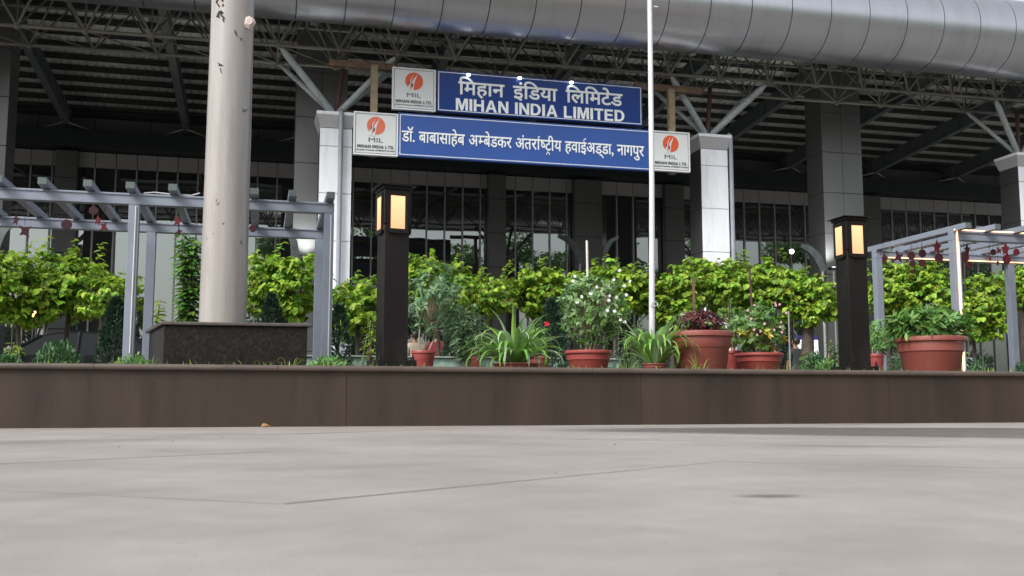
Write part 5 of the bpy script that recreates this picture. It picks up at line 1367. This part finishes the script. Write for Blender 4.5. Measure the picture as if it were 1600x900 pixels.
# ------------------------------------------------------------------ cars beyond
M_carp = mat('dark_car_paint', (0.008, 0.009, 0.011), 0.35, spec=0.2)
M_carw = mat('silver_car_paint', (0.38, 0.39, 0.40), 0.25, metal=0.6)
M_cglass = mat('car_glass', (0.01, 0.012, 0.013), 0.12, spec=0.2)
M_tyre = mat('tyre', (0.02, 0.02, 0.02), 0.8)
def car(cx, cy, paint, label):
    root = thing('parked_car', (cx, cy, 0), label, 'car', 'cars parked in front of the terminal')
    L_, Wd = 3.9, 0.84
    def T(mb): mb.v = [(x + cx, y + cy, z) for x, y, z in mb.v]; return mb
    prof = [(-1.95, .35), (-1.95, .78), (-1.80, .92), (-1.05, 1.02), (-0.95, 1.03), (1.55, 1.06), (1.86, 1.0), (1.95, .75), (1.93, .35)]
    b = MB(); n = len(prof); rows = ((-Wd, .0), (-Wd + .06, .02), (Wd - .06, .02), (Wd, .0)); vs = []
    for (y, dz) in rows:
        vs += [(x * (1 if abs(y) < Wd - .01 else .985), y, z + (dz if z > .9 else 0)) for x, z in prof]
    fs = [tuple(range(n)), tuple(reversed(range(3 * n, 4 * n)))]
    for r_ in range(3):
        for i in range(n): fs.append((r_ * n + i, r_ * n + (i + 1) % n, (r_ + 1) * n + (i + 1) % n, (r_ + 1) * n + i))
    b.add(vs, fs); body = T(b).build('body', paint, root, smooth=True)
    cab = [(-1.0, 1.04), (-0.35, 1.44), (0.1, 1.52), (0.8, 1.51), (1.35, 1.40), (1.72, 1.06)]
    b = MB(); n = len(cab); wl = (Wd - .05, Wd - .19, Wd - .22, Wd - .22, Wd - .2, Wd - .08)
    b.add([(x, -w_, z) for (x, z), w_ in zip(cab, wl)] + [(x, w_, z) for (x, z), w_ in zip(cab, wl)], [tuple(range(n)), tuple(reversed(range(n, 2 * n)))] + [(i + n, (i + 1) % n + n, (i + 1) % n, i) for i in range(n)])
    T(b).build('windows', M_cglass, root, smooth=False)
    b = MB()
    rf = [(-0.36, 1.445), (0.1, 1.53), (0.8, 1.52), (1.36, 1.41)]; wl = (Wd - .185, Wd - .21, Wd - .21, Wd - .19); n = 4
    b.add([(x, -w_, z + .004) for (x, z), w_ in zip(rf, wl)] + [(x, w_, z + .004) for (x, z), w_ in zip(rf, wl)] + [(x, -w_, z - .03) for (x, z), w_ in zip(rf, wl)] + [(x, w_, z - .03) for (x, z), w_ in zip(rf, wl)],
          [(i, i + 1, n + i + 1, n + i) for i in range(3)] + [(i, i + 1, 2 * n + i + 1, 2 * n + i) for i in range(3)] + [(n + i, n + i + 1, 3 * n + i + 1, 3 * n + i) for i in range(3)] + [(0, n, 3 * n, 2 * n), (3, n + 3, 3 * n + 3, 2 * n + 3)])
    for s in (-1, 1):
        for (a0, a1, w0, w1) in ((( -1.0, 1.04), (-0.36, 1.44), Wd - .045, Wd - .185), ((0.3, 1.05), (0.32, 1.52), Wd - .04, Wd - .21), ((1.72, 1.06), (1.36, 1.41), Wd - .07, Wd - .19)):
            b.tube((a0[0], s * w0, a0[1]), (a1[0], s * w1, a1[1]), .03, n=5)
    T(b).build('roof', paint, root, smooth=True)
    for x in (-1.25, 1.2):
        for s in (-1, 1):
            w_ = T(MB().path([(x, s * (Wd - .2), .3), (x, s * (Wd + .01), .3)], .3, n=24)).build('wheel', M_tyre, root, smooth=True)
            T(MB().path([(x, s * (Wd + .0), .3), (x, s * (Wd + .02), .3)], .19, n=16)).build('rim', M_alu, w_, smooth=True)
    for s in (-1, 1):
        T(MB().box(-1.96, -1.86, s * .62 - .15, s * .62 + .15, .70, .82, bev=.02)).build('headlight', M_signw, root)
        T(MB().box(1.88, 1.96, s * .62 - .12, s * .62 + .12, .80, .95, bev=.02)).build('tail_light', M_redp, root)
        T(MB().box(-.78, -.62, s * (Wd + .05) - .05, s * (Wd + .05) + .05, 1.02, 1.14, bev=.02)).build('wing_mirror', paint, root)
car(at(105, 560, 21.5).x, 21.5, M_carp, 'dark car parked in the shade at the left behind the fluffy shrub')
car(at(590, 560, 26.5).x, 26.5, M_carp, 'dark car behind the slim tree and middle bollard lamp')
car(at(1350, 560, 25).x + 1.6, 25.0, M_carw, 'silver car in the shade behind the lit pergola')

# ------------------------------------------------------------------ trees across the road behind the viewer (seen mirrored in the glass and on the tube)
def big_tree(x, y, h, r, seed, label):
    g = rng(seed); root = thing('large_tree', (x, y, 0), label, 'tree', 'large trees across the road, mirrored in the glass')
    P, D, N = [], [], []; b = MB(); b.path([(x, y, -.1), (x + .2, y, h * .3), (x, y, h * .6)], [.35, .27, .15], n=10)
    for k in range(20):
        u = unit(g, 1)[0]; cc = np.array([x, y, h * .56]) + u * np.array([r * .75, r * .6, h * .36]); rr = r * g.uniform(.3, .48)
        b.path([(x, y, h * .35), tuple((np.array([x, y, h * .35]) + cc) / 2 + [0, 0, .3]), tuple(cc)], [.12, .07, .03], n=5)
        m_ = 520; v = unit(g, m_); P.append(cc + v * rr * (0.6 + .45 * g.random((m_, 1))) * np.array([1, 1, .6])); D.append(v + g.normal(0, .5, (m_, 3)) + [0, 0, -.2]); N.append(v + [0, 0, .6])
    P, D, N = map(np.concatenate, (P, D, N))
    leaf_mb(P, D, N, 0.36 * (0.6 + .8 * g.random(len(P))), .8, 'round').build('foliage', M_mid, root, fix=False)
    b.build('trunk', M_bark2, root, smooth=True)
for k, (x, y, h, r, lab) in enumerate(((-42, -23, 19.8, 6.3, 'broad tree at the far left end of the row'), (-31, -27, 21.12, 4.725, 'second tree from the left, set back'), (-24, -28, 15, 4.0, 'slim tree in the left half of the gap'), (-13, -25, 11.7, 2.1, 'small narrow tree standing in the gap'),
        (3, -23, 19.8, 5.46, 'spreading tree just right of the gap'), (12, -26, 22.44, 5.775, 'tall spreading tree right of the gap'), (21, -22, 19.8, 5.67, 'rounded tree fourth after the gap'),
        (31, -25, 22.44, 6.09, 'tall broad tree left of the middle'), (41, -23, 21.12, 5.88, 'leaning tree in the middle of the row'), (52, -26, 22.44, 6.3, 'dense tree fourth from the right'),
        (63, -23, 21.12, 6.3, 'wide tree third from the right'), (75, -27, 23.76, 6.825, 'dense tall tree second from the right'), (88, -25, 22.44, 6.825, 'last tree at the right end of the row'))):
    big_tree(x, y, h, r, 300 + k, lab + ' across the road')

g = rng(77); b = MB()
for k in range(90):
    x, y = g.uniform(-2.2, 6.5), (6.86 - abs(g.normal(0, .06)) if k < 50 else g.uniform(2.2, 6.6)); r_ = g.uniform(.0015, .004)
    b.add([(x + r_ * math.cos(q), y + r_ * math.sin(q), 0.0005) for q in (0, 1.3, 2.5, 3.9, 5.1)] + [(x, y, r_ * 1.1)], [(0, 1, 5), (1, 2, 5), (2, 3, 5), (3, 4, 5), (4, 0, 5)])
tag(b.build('grit', mat('grit_dark', (0.05, 0.04, 0.03), .9)), 'specks of dark grit on the paving along the wall foot', 'grit', kind='stuff')
